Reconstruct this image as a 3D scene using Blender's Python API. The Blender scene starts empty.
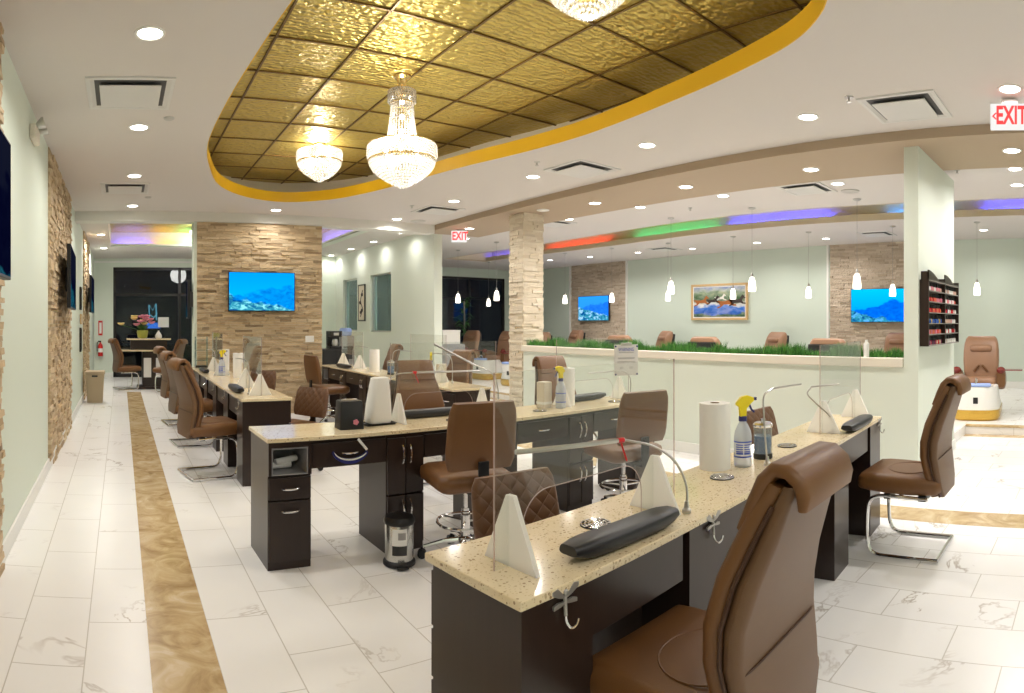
import bpy, math, random
from mathutils import Matrix, Vector
from mathutils.geometry import tessellate_polygon
R = math.radians
PI = math.pi
random.seed(7)
sc = bpy.context.scene
col = sc.collection

# ------------------------------------------------------------------ camera, world, exposure
H = 1.4                      # lens height
F = 620.0                    # pixels per radian of the panoramic photograph
X0, Y0 = 121.0, 323.0        # vanishing point of the left wall / horizon row
camd = bpy.data.cameras.new('camera')
camd.type = 'PANO'
camd.panorama_type = 'CENTRAL_CYLINDRICAL'
camd.central_cylindrical_range_u_min = -512 / F
camd.central_cylindrical_range_u_max = 512 / F
camd.central_cylindrical_range_v_min = -(693 - Y0) / F
camd.central_cylindrical_range_v_max = Y0 / F
camd.central_cylindrical_radius = 1.0
camd.clip_start = 0.02
cam = bpy.data.objects.new('camera', camd)
col.objects.link(cam)
cam.location = (0, 0, H)
cam.rotation_euler = (PI / 2, 0, -(512 - X0) / F)
sc.camera = cam
wd = bpy.data.worlds.new('night')
sc.world = wd
wd.use_nodes = True
wd.node_tree.nodes['Background'].inputs[0].default_value = (0.006, 0.007, 0.012, 1)
wd.node_tree.nodes['Background'].inputs[1].default_value = 0.6
sc.view_settings.view_transform = 'Standard'
sc.view_settings.look = 'None'
sc.view_settings.gamma = 1
sc.view_settings.use_curve_mapping = False
sc.view_settings.exposure = 0.44
DOWN_W = 11.0                # watts of one recessed downlight
WARM = (1.0, 0.957, 0.91)


def at(px, py, z):
    """floor-plan position of a point of known height z seen at a pixel"""
    r = (z - H) * F / (Y0 - py)
    t = (px - X0) / F
    return (r * math.sin(t), r * math.cos(t))


# ------------------------------------------------------------------ materials
MT = {}


def mat(name, c=(.8, .8, .8), rough=.5, metal=0., **k):
    m = bpy.data.materials.new(name)
    m.use_nodes = True
    b = m.node_tree.nodes['Principled BSDF']
    b.inputs['Base Color'].default_value = (*c, 1)
    b.inputs['Roughness'].default_value = rough
    b.inputs['Metallic'].default_value = metal
    for n, v in k.items():
        b.inputs[n.replace('_', ' ')].default_value = v
    MT[name] = m
    return m


def nodes(m):
    nt = m.node_tree
    return nt, nt.nodes['Principled BSDF']


def N(nt, t, **k):
    n = nt.nodes.new(t)
    for a, v in k.items():
        if a.startswith('i_'):
            n.inputs[a[2:].replace('_', ' ')].default_value = v
        else:
            setattr(n, a, v)
    return n


def ramp(nt, src, stops, interp='LINEAR'):
    r = nt.nodes.new('ShaderNodeValToRGB')
    r.color_ramp.interpolation = interp
    el = r.color_ramp.elements
    while len(el) < len(stops):
        el.new(.5)
    for e, (p, c) in zip(el, stops):
        e.position = p
        e.color = (*c, 1) if len(c) == 3 else c
    nt.links.new(src, r.inputs[0])
    return r


def bump(nt, b, src, strength=.3, dist=.01):
    n = nt.nodes.new('ShaderNodeBump')
    n.inputs['Strength'].default_value = strength
    n.inputs['Distance'].default_value = dist
    nt.links.new(src, n.inputs['Height'])
    nt.links.new(n.outputs[0], b.inputs['Normal'])
    return n


def coord(nt, which='Object'):
    return nt.nodes.new('ShaderNodeTexCoord').outputs[which]


def M_(nt, op, a, b=None, clamp=False):
    n = nt.nodes.new('ShaderNodeMath')
    n.operation = op
    n.use_clamp = clamp
    for i, v in enumerate((a, b)):
        if v is None:
            continue
        if isinstance(v, (int, float)):
            n.inputs[i].default_value = v
        else:
            nt.links.new(v, n.inputs[i])
    return n.outputs[0]


def mixc(nt, fac, a, b):
    n = nt.nodes.new('ShaderNodeMix')
    n.data_type = 'RGBA'
    for i, v in ((0, fac), (6, a), (7, b)):
        if isinstance(v, (int, float)):
            n.inputs[i].default_value = v
        elif isinstance(v, tuple):
            n.inputs[i].default_value = (*v, 1)
        else:
            nt.links.new(v, n.inputs[i])
    return n.outputs[2]


def emis(name, c, s):
    m = bpy.data.materials.new(name)
    m.use_nodes = True
    nt = m.node_tree
    nt.nodes.clear()
    e = nt.nodes.new('ShaderNodeEmission')
    e.inputs[0].default_value = (*c, 1)
    e.inputs[1].default_value = s
    o = nt.nodes.new('ShaderNodeOutputMaterial')
    nt.links.new(e.outputs[0], o.inputs[0])
    MT[name] = m
    return m


def paint(name, c, rough=.7):
    m = mat(name, c, rough)
    nt, b = nodes(m)
    n = N(nt, 'ShaderNodeTexNoise', i_Scale=180.)
    nt.links.new(coord(nt), n.inputs[0])
    bump(nt, b, n.outputs[0], .08, .002)
    return m


paint('ceiling_paint', (.70, .66, .63), .8)
paint('green_paint', (.70, .77, .67), .6)
paint('white_paint', (.72, .77, .68), .6)
paint('header_paint', (.74, .73, .68), .7)
paint('sage_paint', (.63, .71, .62), .6)
paint('tan_paint', (.45, .35, .245), .7)
paint('cream_paint', (.80, .74, .63), .5)
paint('beige_paint', (.62, .54, .42), .7)
paint('yellow_paint', (.83, .50, .015), .45)
mat('trim_white', (.82, .82, .78), .45)

# marble tile floor
m = mat('marble', (.9, .88, .87), .27, Specular_IOR_Level=.4)
nt, b = nodes(m)
co = coord(nt)
sx = nt.nodes.new('ShaderNodeSeparateXYZ')
nt.links.new(co, sx.inputs[0])
side = M_(nt, 'GREATER_THAN', sx.outputs[0], .26)
shift = M_(nt, 'MULTIPLY_ADD', side, -.55)
shift.node.inputs[2].default_value = .15
xx = M_(nt, 'ADD', sx.outputs[0], shift)
cb = nt.nodes.new('ShaderNodeCombineXYZ')
nt.links.new(sx.outputs[1], cb.inputs[0])
nt.links.new(xx, cb.inputs[1])
br = N(nt, 'ShaderNodeTexBrick', i_Scale=1., offset=.4, offset_frequency=2)
br.inputs['Mortar Size'].default_value = .0028
br.inputs['Mortar Smooth'].default_value = .1
br.inputs['Brick Width'].default_value = .63
br.inputs['Row Height'].default_value = .30
br.inputs['Color1'].default_value = (0, 0, 0, 1)
br.inputs['Color2'].default_value = (1, 1, 1, 1)
br.inputs['Mortar'].default_value = (.5, .5, .5, 1)
nt.links.new(cb.outputs[0], br.inputs[0])
wv = M_(nt, 'MULTIPLY', br.outputs['Color'], 37.)
n1 = N(nt, 'ShaderNodeTexNoise', noise_dimensions='4D', i_Scale=1.5, i_Detail=5., i_Roughness=.62, i_Distortion=1.0)
nt.links.new(co, n1.inputs['Vector'])
nt.links.new(wv, n1.inputs['W'])
v1 = M_(nt, 'ABSOLUTE', M_(nt, 'SUBTRACT', n1.outputs[0], .5))
v1 = M_(nt, 'SUBTRACT', 1., M_(nt, 'MULTIPLY', v1, 62.), True)
n2 = N(nt, 'ShaderNodeTexNoise', noise_dimensions='4D', i_Scale=1.9, i_Detail=1.)
nt.links.new(co, n2.inputs['Vector'])
nt.links.new(wv, n2.inputs['W'])
mk = M_(nt, 'MULTIPLY', M_(nt, 'SUBTRACT', n2.outputs[0], .53), 7., True)
n3 = N(nt, 'ShaderNodeTexNoise', noise_dimensions='4D', i_Scale=2.2, i_Detail=3., i_Distortion=.6)
nt.links.new(co, n3.inputs['Vector'])
nt.links.new(wv, n3.inputs['W'])
c1 = mixc(nt, n3.outputs[0], (.86, .845, .835), (.93, .92, .905))
c2 = mixc(nt, M_(nt, 'MULTIPLY', v1, M_(nt, 'MULTIPLY', mk, .75)), c1, (.33, .26, .20))
c3 = mixc(nt, br.outputs['Fac'], c2, (.60, .57, .53))
nt.links.new(c3, b.inputs['Base Color'])
bump(nt, b, M_(nt, 'SUBTRACT', 1., br.outputs['Fac']), .3, .002)

m = mat('stripe_tile', (.55, .42, .25), .2)
nt, b = nodes(m)
n = N(nt, 'ShaderNodeTexNoise', i_Scale=4.5, i_Detail=6., i_Distortion=1.6, i_Roughness=.6)
nt.links.new(coord(nt), n.inputs[0])
r = ramp(nt, n.outputs[0], [(.3, (.36, .23, .10)), (.48, (.54, .39, .20)), (.58, (.62, .47, .27)), (.7, (.72, .60, .42))])
nt.links.new(r.outputs[0], b.inputs['Base Color'])


def stone(name, cols):
    m = mat(name, (.6, .5, .4), .85)
    nt, b = nodes(m)
    g = nt.nodes.new('ShaderNodeNewGeometry')
    r = ramp(nt, g.outputs['Random Per Island'], [(i / (len(cols) - 1), c) for i, c in enumerate(cols)])
    n = N(nt, 'ShaderNodeTexNoise', i_Scale=22., i_Detail=6., i_Roughness=.65)
    nt.links.new(coord(nt), n.inputs[0])
    c = mixc(nt, M_(nt, 'MULTIPLY', n.outputs[0], .32), r.outputs[0], (.76, .64, .45))
    nt.links.new(c, b.inputs['Base Color'])
    bump(nt, b, n.outputs[0], .9, .02)


stone('stone', [(.30, .19, .10), (.60, .45, .27), (.50, .36, .21), (.72, .59, .40), (.40, .27, .15), (.65, .50, .31), (.55, .40, .24), (.64, .49, .30), (.22, .14, .075)])
stone('stone_pale', [(.66, .57, .44), (.78, .69, .55), (.70, .60, .46), (.82, .74, .60), (.62, .52, .38)])

stone('stone_grey', [(.36, .28, .21), (.58, .48, .38), (.48, .39, .30), (.66, .56, .46), (.42, .33, .25), (.54, .44, .35)])

m = mat('gold_tile', (.60, .47, .13), .36, .8)
nt, b = nodes(m)
co = coord(nt)
n = N(nt, 'ShaderNodeTexNoise', i_Scale=5., i_Detail=1.)
nt.links.new(co, n.inputs[0])
mp = nt.nodes.new('ShaderNodeMixRGB')
mp.inputs[0].default_value = .08
nt.links.new(co, mp.inputs[1])
nt.links.new(n.outputs['Color'], mp.inputs[2])
vo = N(nt, 'ShaderNodeTexVoronoi', i_Scale=22., feature='SMOOTH_F1')
nt.links.new(mp.outputs[0], vo.inputs[0])
w = N(nt, 'ShaderNodeTexWave', i_Scale=9., i_Distortion=5., wave_type='RINGS', i_Detail=1.)
w.inputs['Detail Scale'].default_value = 2.
nt.links.new(co, w.inputs[0])
hh = M_(nt, 'ADD', M_(nt, 'MULTIPLY', vo.outputs['Distance'], 1.2), M_(nt, 'MULTIPLY', w.outputs['Fac'], .35))
bump(nt, b, hh, .8, .02)
mat('gold_bar', (.18, .11, .03), .4, .6)
mat('brass', (.80, .60, .25), .22, 1.)
mat('gold_resin', (.60, .38, .07), .22, .75)

m = mat('dark_wood', (.020, .013, .010), .30)
nt, b = nodes(m)
n = N(nt, 'ShaderNodeTexNoise', i_Scale=3., i_Detail=5.)
mpn = nt.nodes.new('ShaderNodeMapping')
mpn.inputs['Scale'].default_value = (14, 14, 1)
nt.links.new(coord(nt), mpn.inputs[0])
nt.links.new(mpn.outputs[0], n.inputs[0])
nt.links.new(mixc(nt, n.outputs[0], (.020, .0105, .0075), (.032, .018, .013)), b.inputs['Base Color'])
mat('dark_gap', (.006, .005, .004), .6)

m = mat('counter', (.80, .68, .46), .12)
nt, b = nodes(m)
co = coord(nt)
v = N(nt, 'ShaderNodeTexVoronoi', i_Scale=70.)
nt.links.new(co, v.inputs[0])
spot = M_(nt, 'LESS_THAN', v.outputs['Distance'], .30)
sp = nt.nodes.new('ShaderNodeSeparateColor')
nt.links.new(v.outputs['Color'], sp.inputs[0])
keep = M_(nt, 'GREATER_THAN', sp.outputs[0], .52)
big = M_(nt, 'MULTIPLY', spot, keep)
v2 = N(nt, 'ShaderNodeTexVoronoi', i_Scale=160.)
nt.links.new(co, v2.inputs[0])
sp2 = nt.nodes.new('ShaderNodeSeparateColor')
nt.links.new(v2.outputs['Color'], sp2.inputs[0])
small = M_(nt, 'MULTIPLY', M_(nt, 'LESS_THAN', v2.outputs['Distance'], .4), M_(nt, 'GREATER_THAN', sp2.outputs[1], .72))
nz = N(nt, 'ShaderNodeTexNoise', i_Scale=7., i_Detail=4.)
nt.links.new(co, nz.inputs[0])
base = mixc(nt, nz.outputs[0], (.78, .63, .38), (.86, .75, .54))
c = mixc(nt, M_(nt, 'MULTIPLY', small, .45), base, (.50, .34, .17))
c = mixc(nt, M_(nt, 'MULTIPLY', big, .85), c, mixc(nt, sp.outputs[1], (.30, .17, .08), (.58, .44, .26)))
nt.links.new(c, b.inputs['Base Color'])


def leather(name, c, c2, tuft=False, shell=False):
    m = mat(name, c, .42)
    nt, b = nodes(m)
    co = coord(nt)
    n = N(nt, 'ShaderNodeTexNoise', i_Scale=6., i_Detail=4.)
    nt.links.new(co, n.inputs[0])
    nt.links.new(mixc(nt, n.outputs[0], c, c2), b.inputs['Base Color'])
    v = N(nt, 'ShaderNodeTexVoronoi', i_Scale=260.)
    nt.links.new(co, v.inputs[0])
    h = M_(nt, 'MULTIPLY', v.outputs['Distance'], .04)
    if tuft:
        s = nt.nodes.new('ShaderNodeSeparateXYZ')
        nt.links.new(co, s.inputs[0])
        a = M_(nt, 'ABSOLUTE', M_(nt, 'SINE', M_(nt, 'MULTIPLY', M_(nt, 'ADD', s.outputs[0], s.outputs[2]), 42.)))
        d = M_(nt, 'ABSOLUTE', M_(nt, 'SINE', M_(nt, 'MULTIPLY', M_(nt, 'SUBTRACT', s.outputs[0], s.outputs[2]), 42.)))
        h = M_(nt, 'ADD', h, M_(nt, 'POWER', M_(nt, 'MULTIPLY', a, d), .4))
        bump(nt, b, h, .55, .009)
    else:
        bump(nt, b, h, .5, .01)


leather('leather', (.180, .078, .022), (.145, .060, .017))
leather('leather_back', (.155, .080, .036), (.125, .062, .027))
leather('leather_tuft', (.155, .070, .028), (.125, .055, .021), True)
leather('leather_tan', (.36, .20, .12), (.30, .165, .095))
mat('piping', (.06, .024, .01), .5)
mat('chrome', (.78, .78, .78), .10, 1.)
mat('dull_chrome', (.55, .54, .52), .28, 1.)
mat('black_plastic', (.007, .007, .008), .38)
mat('black_rubber', (.018, .018, .02), .5)
mat('black_vinyl', (.014, .015, .018), .38)
mat('white_plastic', (.82, .81, .77), .3)
mat('paper', (.88, .87, .84), .85)
mat('napkin', (.74, .67, .55), .85)
mat('yellow_plastic', (.9, .72, .01), .35)
mat('navy_plastic', (.015, .02, .16), .35)
mat('blue_label', (.05, .09, .45), .5)
mat('red_plastic', (.65, .015, .015), .3)
mat('dark_red', (.20, .025, .02), .2)
mat('grey_plastic', (.35, .34, .33), .4)
mat('pewter', (.42, .40, .37), .42, .7)
mat('steel', (.60, .60, .58), .25, 1.)
mat('wicker', (.52, .40, .26), .7)
nt, b = nodes(MT['wicker'])
w = N(nt, 'ShaderNodeTexWave', i_Scale=25., bands_direction='Z')
nt.links.new(coord(nt), w.inputs[0])
bump(nt, b, w.outputs['Fac'], .6, .01)
mat('window_frame', (.012, .011, .011), .35)
mat('diffuser_white', (.70, .69, .67), .5)
mat('grille', (.55, .53, .50), .5)
mat('slot_dark', (.035, .035, .035), .6)
mat('oak_frame', (.62, .42, .20), .45)
mat('blue_towel', (.35, .47, .85), .9)
mat('throat_shade_grey', (.10, .10, .10), .6)  # shade inside the vents, given as a surface colour
mat('leaf', (.045, .14, .03), .5)
mat('grass_green', (.07, .26, .03), .55)
nt, b = nodes(MT['grass_green'])
g = nt.nodes.new('ShaderNodeNewGeometry')
r = ramp(nt, g.outputs['Random Per Island'], [(0, (.02, .11, .015)), (.6, (.055, .24, .03)), (1, (.15, .38, .06))])
nt.links.new(r.outputs[0], b.inputs['Base Color'])
mat('soil', (.05, .035, .02), .9)
mat('pink_petal', (.70, .25, .35), .6)
mat('yellow_petal', (.80, .62, .25), .6)
mat('olive_pot', (.35, .36, .06), .35)
mat('asphalt', (.03, .03, .032), .9)
mat('liquid_blue', (.004, .10, .30), .08)
mat('cabinet_grey', (.30, .30, .31), .4)
mat('mesh_shelf', (.30, .28, .25), .4, .3)


def clear(name, tint=(1, 1, 1), refl=1., op=0., opc=(.8, .85, .8)):
    m = bpy.data.materials.new(name)
    m.use_nodes = True
    nt = m.node_tree
    nt.nodes.clear()
    t = nt.nodes.new('ShaderNodeBsdfTransparent')
    t.inputs[0].default_value = (*tint, 1)
    g = nt.nodes.new('ShaderNodeBsdfGlossy')
    g.inputs['Roughness'].default_value = .02
    f = nt.nodes.new('ShaderNodeLayerWeight')
    f.inputs[0].default_value = .5
    mx = nt.nodes.new('ShaderNodeMixShader')
    fr = M_(nt, 'MULTIPLY', M_(nt, 'ADD', M_(nt, 'POWER', f.outputs['Facing'], 5.), .035), refl, True)
    nt.links.new(fr, mx.inputs[0])
    nt.links.new(t.outputs[0], mx.inputs[1])
    nt.links.new(g.outputs[0], mx.inputs[2])
    last = mx
    if op:
        d = nt.nodes.new('ShaderNodeBsdfDiffuse')
        d.inputs[0].default_value = (*opc, 1)
        m2 = nt.nodes.new('ShaderNodeMixShader')
        m2.inputs[0].default_value = op
        nt.links.new(mx.outputs[0], m2.inputs[1])
        nt.links.new(d.outputs[0], m2.inputs[2])
        last = m2
    o = nt.nodes.new('ShaderNodeOutputMaterial')
    nt.links.new(last.outputs[0], o.inputs[0])
    MT[name] = m


clear('acrylic', (.97, .98, .97), 1., .02)
clear('acrylic_edge', (.95, .88, .86), 1., .35, (.85, .68, .64))
clear('window_glass', (.75, .80, .80), .9)
clear('tinted_glass', (.70, .85, .85), 1., .12, (.5, .68, .68))
clear('bottle_clear', (.93, .95, .97), 1., .5, (.80, .84, .90))
clear('jar_glass', (.93, .95, .95), 1., .1)
m = bpy.data.materials.new('frosted')
m.use_nodes = True
MT['frosted'] = m
nt = m.node_tree
nt.nodes.clear()
d = nt.nodes.new('ShaderNodeBsdfDiffuse')
d.inputs[0].default_value = (.97, .96, .94, 1)
tl = nt.nodes.new('ShaderNodeBsdfTranslucent')
tl.inputs[0].default_value = (.97, .96, .92, 1)
a = nt.nodes.new('ShaderNodeMixShader')
a.inputs[0].default_value = .5
nt.links.new(d.outputs[0], a.inputs[1])
nt.links.new(tl.outputs[0], a.inputs[2])
tr = nt.nodes.new('ShaderNodeBsdfTransparent')
a2 = nt.nodes.new('ShaderNodeMixShader')
a2.inputs[0].default_value = .12
nt.links.new(a.outputs[0], a2.inputs[1])
nt.links.new(tr.outputs[0], a2.inputs[2])
o = nt.nodes.new('ShaderNodeOutputMaterial')
nt.links.new(a2.outputs[0], o.inputs[0])
# crystal: glittering, lets the bulbs' light through
m = bpy.data.materials.new('crystal')
m.use_nodes = True
MT['crystal'] = m
nt = m.node_tree
nt.nodes.clear()
tl = nt.nodes.new('ShaderNodeBsdfTranslucent')
tl.inputs[0].default_value = (.62, .60, .57, 1)
gl = nt.nodes.new('ShaderNodeBsdfGlossy')
gl.inputs['Roughness'].default_value = .08
tr = nt.nodes.new('ShaderNodeBsdfTransparent')
a = nt.nodes.new('ShaderNodeMixShader')
a.inputs[0].default_value = .25
nt.links.new(tl.outputs[0], a.inputs[1])
nt.links.new(gl.outputs[0], a.inputs[2])
a2 = nt.nodes.new('ShaderNodeMixShader')
a2.inputs[0].default_value = .22
nt.links.new(a.outputs[0], a2.inputs[1])
nt.links.new(tr.outputs[0], a2.inputs[2])
o = nt.nodes.new('ShaderNodeOutputMaterial')
nt.links.new(a2.outputs[0], o.inputs[0])

emis('lamp_white', (1, .96, .88), 14.)
emis('bulb', (1, .95, .86), 30.)
emis('shade_glow', (1, .93, .80), 2.6)
emis('exit_red', (1, .03, .03), 2.2)
emis('exit_panel', (.95, .93, .90), .75)
emis('led_red', (1, .06, .03), 24.)
emis('led_green', (.0, 1, .40), 16.)
emis('led_blue', (.05, .06, 1), 70.)
emis('led_sky', (.03, .30, 1), 32.)
emis('led_violet', (.15, .12, 1), 24.)
emis('led_amber', (1, .45, .08), 10.)
emis('sign_cyan', (.25, .75, 1), .5)
emis('sign_blue', (.05, .22, .9), .8)


def screen(name, seed, dark=(.0, .03, .45), mid=(.0, .45, 1.), top=(.0, .30, .95), rock=(.25, .75, .85), st=1.0, lay=.45):
    """a picture of blue sky over ridged rocks, shown by a lit screen (generated coordinates: x across, z up)"""
    m = bpy.data.materials.new(name)
    m.use_nodes = True
    MT[name] = m
    nt = m.node_tree
    nt.nodes.clear()
    s = nt.nodes.new('ShaderNodeSeparateXYZ')
    co = coord(nt, 'Generated')
    nt.links.new(co, s.inputs[0])
    sky = mixc(nt, s.outputs[2], mid, top)
    n = N(nt, 'ShaderNodeTexNoise', noise_dimensions='4D', i_Scale=3.2, i_Detail=4., i_W=seed)
    nt.links.new(co, n.inputs['Vector'])
    n2 = N(nt, 'ShaderNodeTexNoise', noise_dimensions='4D', i_Scale=9., i_Detail=6., i_W=seed + 3., i_Distortion=1.)
    nt.links.new(co, n2.inputs['Vector'])
    ridge = M_(nt, 'ADD', M_(nt, 'MULTIPLY', M_(nt, 'SUBTRACT', n.outputs[0], .5), .8), M_(nt, 'MULTIPLY', s.outputs[0], .38))
    far = M_(nt, 'MULTIPLY', M_(nt, 'SUBTRACT', M_(nt, 'ADD', ridge, lay - .10), s.outputs[2]), 14., True)
    c1 = mixc(nt, n2.outputs[0], dark, mid)
    c = mixc(nt, far, sky, c1)
    near = M_(nt, 'MULTIPLY', M_(nt, 'SUBTRACT', M_(nt, 'SUBTRACT', M_(nt, 'ADD', lay - .02, M_(nt, 'MULTIPLY', M_(nt, 'SUBTRACT', n.outputs[0], .5), -.6)), M_(nt, 'MULTIPLY', s.outputs[0], .42)), s.outputs[2]), 20., True)
    rk = ramp(nt, n2.outputs[0], [(.35, (.0, .05, .25)), (.5, (.03, .30, .42)), (.62, rock)])
    c = mixc(nt, near, c, rk.outputs[0])
    e = nt.nodes.new('ShaderNodeEmission')
    nt.links.new(c, e.inputs[0])
    e.inputs[1].default_value = st
    o = nt.nodes.new('ShaderNodeOutputMaterial')
    nt.links.new(e.outputs[0], o.inputs[0])


screen('screen_reef', 1.3)
screen('screen_city', 5.1, (.0, .02, .5), (.0, .25, 1.), (.0, .5, 1.), (.1, .4, .9), 1., .42)
screen('screen_fish', 9.2, (.0, .08, .6), (.02, .25, .95), (.02, .30, 1.), (.35, .6, 1.), 1., .6)
screen('screen_dim', 2.2, (.0, .0, .03), (.01, .015, .06), (.02, .025, .06), (.02, .03, .07), .25)


# ------------------------------------------------------------------ mesh builder
class MB:
    def __init__(s):
        s.v, s.f, s.mi, s.M = [], [], [], Matrix.Identity(4)
        s.cur = 0

    def add(s, vs, fs):
        o = len(s.v)
        s.v += [tuple(s.M @ Vector(p)) for p in vs]
        s.f += [tuple(i + o for i in f) for f in fs]
        s.mi += [s.cur] * len(fs)
        return s

    def box(s, x0, x1, y0, y1, z0, z1):
        return s.add([(x0, y0, z0), (x1, y0, z0), (x1, y1, z0), (x0, y1, z0), (x0, y0, z1), (x1, y0, z1), (x1, y1, z1), (x0, y1, z1)],
                     [(0, 3, 2, 1), (4, 5, 6, 7), (0, 1, 5, 4), (1, 2, 6, 5), (2, 3, 7, 6), (3, 0, 4, 7)])

    def cbox(s, cx, cy, cz, w, d, h):
        return s.box(cx - w / 2, cx + w / 2, cy - d / 2, cy + d / 2, cz - h / 2, cz + h / 2)

    def loft(s, rings, cap=True, closed=False):
        n = len(rings[0])
        vs = [p for r in rings for p in r]
        fs = []
        k = len(rings)
        for i in range(k if closed else k - 1):
            a, b = i * n, ((i + 1) % k) * n
            for j in range(n):
                j2 = (j + 1) % n
                fs.append((a + j, a + j2, b + j2, b + j))
        if cap and not closed:
            fs.append(tuple(range(n - 1, -1, -1)))
            fs.append(tuple((k - 1) * n + j for j in range(n)))
        return s.add(vs, fs)

    def lathe(s, prof, seg=24, c=(0, 0, 0), cap=True):
        rings = [[(c[0] + r * math.cos(2 * PI * j / seg), c[1] + r * math.sin(2 * PI * j / seg), c[2] + z) for j in range(seg)] for r, z in prof]
        return s.loft(rings, cap)

    def cyl(s, c, r, z0, z1, seg=20):
        return s.lathe([(r, z0), (r, z1)], seg, (c[0], c[1], 0))

    def tube(s, pts, r=.01, seg=8, closed=False, flat=1.):
        pts = [Vector(p) for p in pts]
        n = len(pts)
        rings = []
        up = None
        for i, p in enumerate(pts):
            if closed:
                d = pts[(i + 1) % n] - pts[i - 1]
            else:
                d = pts[min(i + 1, n - 1)] - pts[max(i - 1, 0)]
            d.normalize()
            if up is None:
                up = Vector((0, 0, 1)) if abs(d.z) < .9 else Vector((1, 0, 0))
            u = d.cross(up)
            if u.length < 1e-4:
                u = d.cross(Vector((0, 1, 0)))
            u.normalize()
            w = u.cross(d).normalized()
            up = w
            rr = r(i / (n - 1)) if callable(r) else r
            rings.append([tuple(p + u * (rr * math.cos(2 * PI * j / seg)) + w * (rr * flat * math.sin(2 * PI * j / seg))) for j in range(seg)])
        return s.loft(rings, True, closed)

    def prism(s, poly, z0, z1):
        n = len(poly)
        vs = [(x, y, z0) for x, y in poly] + [(x, y, z1) for x, y in poly]
        fs = [tuple(range(n - 1, -1, -1)), tuple(range(n, 2 * n))] + [(j, (j + 1) % n, n + (j + 1) % n, n + j) for j in range(n)]
        return s.add(vs, fs)

    def xz(s, poly, y0, y1):
        """polygon in the xz plane, extruded along y"""
        n = len(poly)
        vs = [(x, y0, z) for x, z in poly] + [(x, y1, z) for x, z in poly]
        fs = [tuple(range(n)), tuple(range(2 * n - 1, n - 1, -1))] + [(j, n + j, n + (j + 1) % n, (j + 1) % n) for j in range(n)]
        return s.add(vs, fs)

    def sphere(s, c, r, seg=12, sz=1., rings=7):
        prof = [(max(r * math.sin(PI * i / rings), 1e-4), -r * sz * math.cos(PI * i / rings)) for i in range(rings + 1)]
        return s.lathe(prof, seg, c)

    def build(s, name, m, parent=None, smooth=35, bev=0, sub=0, loc=None, rz=0, seg=2):
        me = bpy.data.meshes.new(name)
        me.from_pydata(s.v, [], s.f)
        ms = m if isinstance(m, (list, tuple)) else [m]
        for x in ms:
            me.materials.append(MT[x])
        if len(ms) > 1:
            for p, i in zip(me.polygons, s.mi):
                p.material_index = i
        if smooth:
            me.shade_smooth()
            me.set_sharp_from_angle(angle=R(smooth))
        o = bpy.data.objects.new(name, me)
        col.objects.link(o)
        if parent is not None:
            o.parent = parent
        if loc is not None:
            o.location = loc
        if rz:
            o.rotation_euler = (0, 0, rz)
        if bev:
            md = o.modifiers.new('bevel', 'BEVEL')
            md.width = bev
            md.segments = seg
            md.limit_method = 'ANGLE'
            md.harden_normals = False
        if sub:
            md = o.modifiers.new('subdivision', 'SUBSURF')
            md.levels = sub
            md.render_levels = sub
        return o


def tag(o, label, cat, group=None):
    o['label'] = label
    o['category'] = cat
    if group:
        o['group'] = group
    return o


def thing(name, label, cat, loc=(0, 0, 0), rz=0, group=None):
    o = bpy.data.objects.new(name, None)
    col.objects.link(o)
    o.empty_display_size = .05
    o.location = loc
    o.rotation_euler = (0, 0, rz)
    return tag(o, label, cat, group)


def struct(o):
    o['kind'] = 'structure'
    return o


def copy_tree(o, parent=None, kids=None):
    if kids is None:
        kids = {}
        for x in bpy.data.objects:
            if x.parent:
                kids.setdefault(x.parent.name, []).append(x)
    c = o.copy()
    col.objects.link(c)
    if parent:
        c.parent = parent
    for ch in kids.get(o.name, []):
        copy_tree(ch, c, kids)
    return c


def dup(o, loc, rz, label, group=None):
    c = copy_tree(o)
    c.location = loc
    c.rotation_euler = (0, 0, rz)
    c['label'] = label
    if group:
        c['group'] = group
    return c


def rr(cx, cy, z, w, d, rad=.03, k=4):
    """rounded-rectangle ring in the xy plane"""
    pts = []
    rad = min(rad, w / 2 - 1e-4, d / 2 - 1e-4)
    for qx, qy, a0 in ((1, 1, 0), (-1, 1, 90), (-1, -1, 180), (1, -1, 270)):
        for i in range(k + 1):
            a = R(a0 + 90 * i / k)
            pts.append((cx + qx * (w / 2 - rad) + rad * math.cos(a), cy + qy * (d / 2 - rad) + rad * math.sin(a), z))
    return pts


def cushion(mb, cx, cy, z0, z1, w, d, rad=.05, e=.02):
    mb.loft([rr(cx, cy, z0, w - 2 * e, d - 2 * e, rad - e * .5), rr(cx, cy, z0 + e * .6, w - .3 * e, d - .3 * e, rad),
             rr(cx, cy, (z0 + z1) / 2, w, d, rad), rr(cx, cy, z1 - e * .6, w - .3 * e, d - .3 * e, rad), rr(cx, cy, z1, w - 2 * e, d - 2 * e, rad - e * .5)])
    return mb


def bez(pts, n=10):
    """Catmull-Rom through points"""
    P = [Vector(p) for p in pts]
    P = [P[0] * 2 - P[1]] + P + [P[-1] * 2 - P[-2]]
    out = []
    for i in range(1, len(P) - 2):
        for k in range(n):
            t = k / n
            a, b_, c_, d_ = P[i - 1], P[i], P[i + 1], P[i + 2]
            out.append(.5 * ((2 * b_) + (c_ - a) * t + (2 * a - 5 * b_ + 4 * c_ - d_) * t * t + (3 * b_ - a - 3 * c_ + d_) * t ** 3))
    out.append(P[-2])
    return out

# ------------------------------------------------------------------ the room
XL, XB, XW, YB, YS, ZC = -.69, 5.115, 12.1, 16.0, -2.6, 3.067


def sbox(name, m, *b, bev=0):
    return struct(MB().box(*b).build(name, m, bev=bev, smooth=0))


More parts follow.
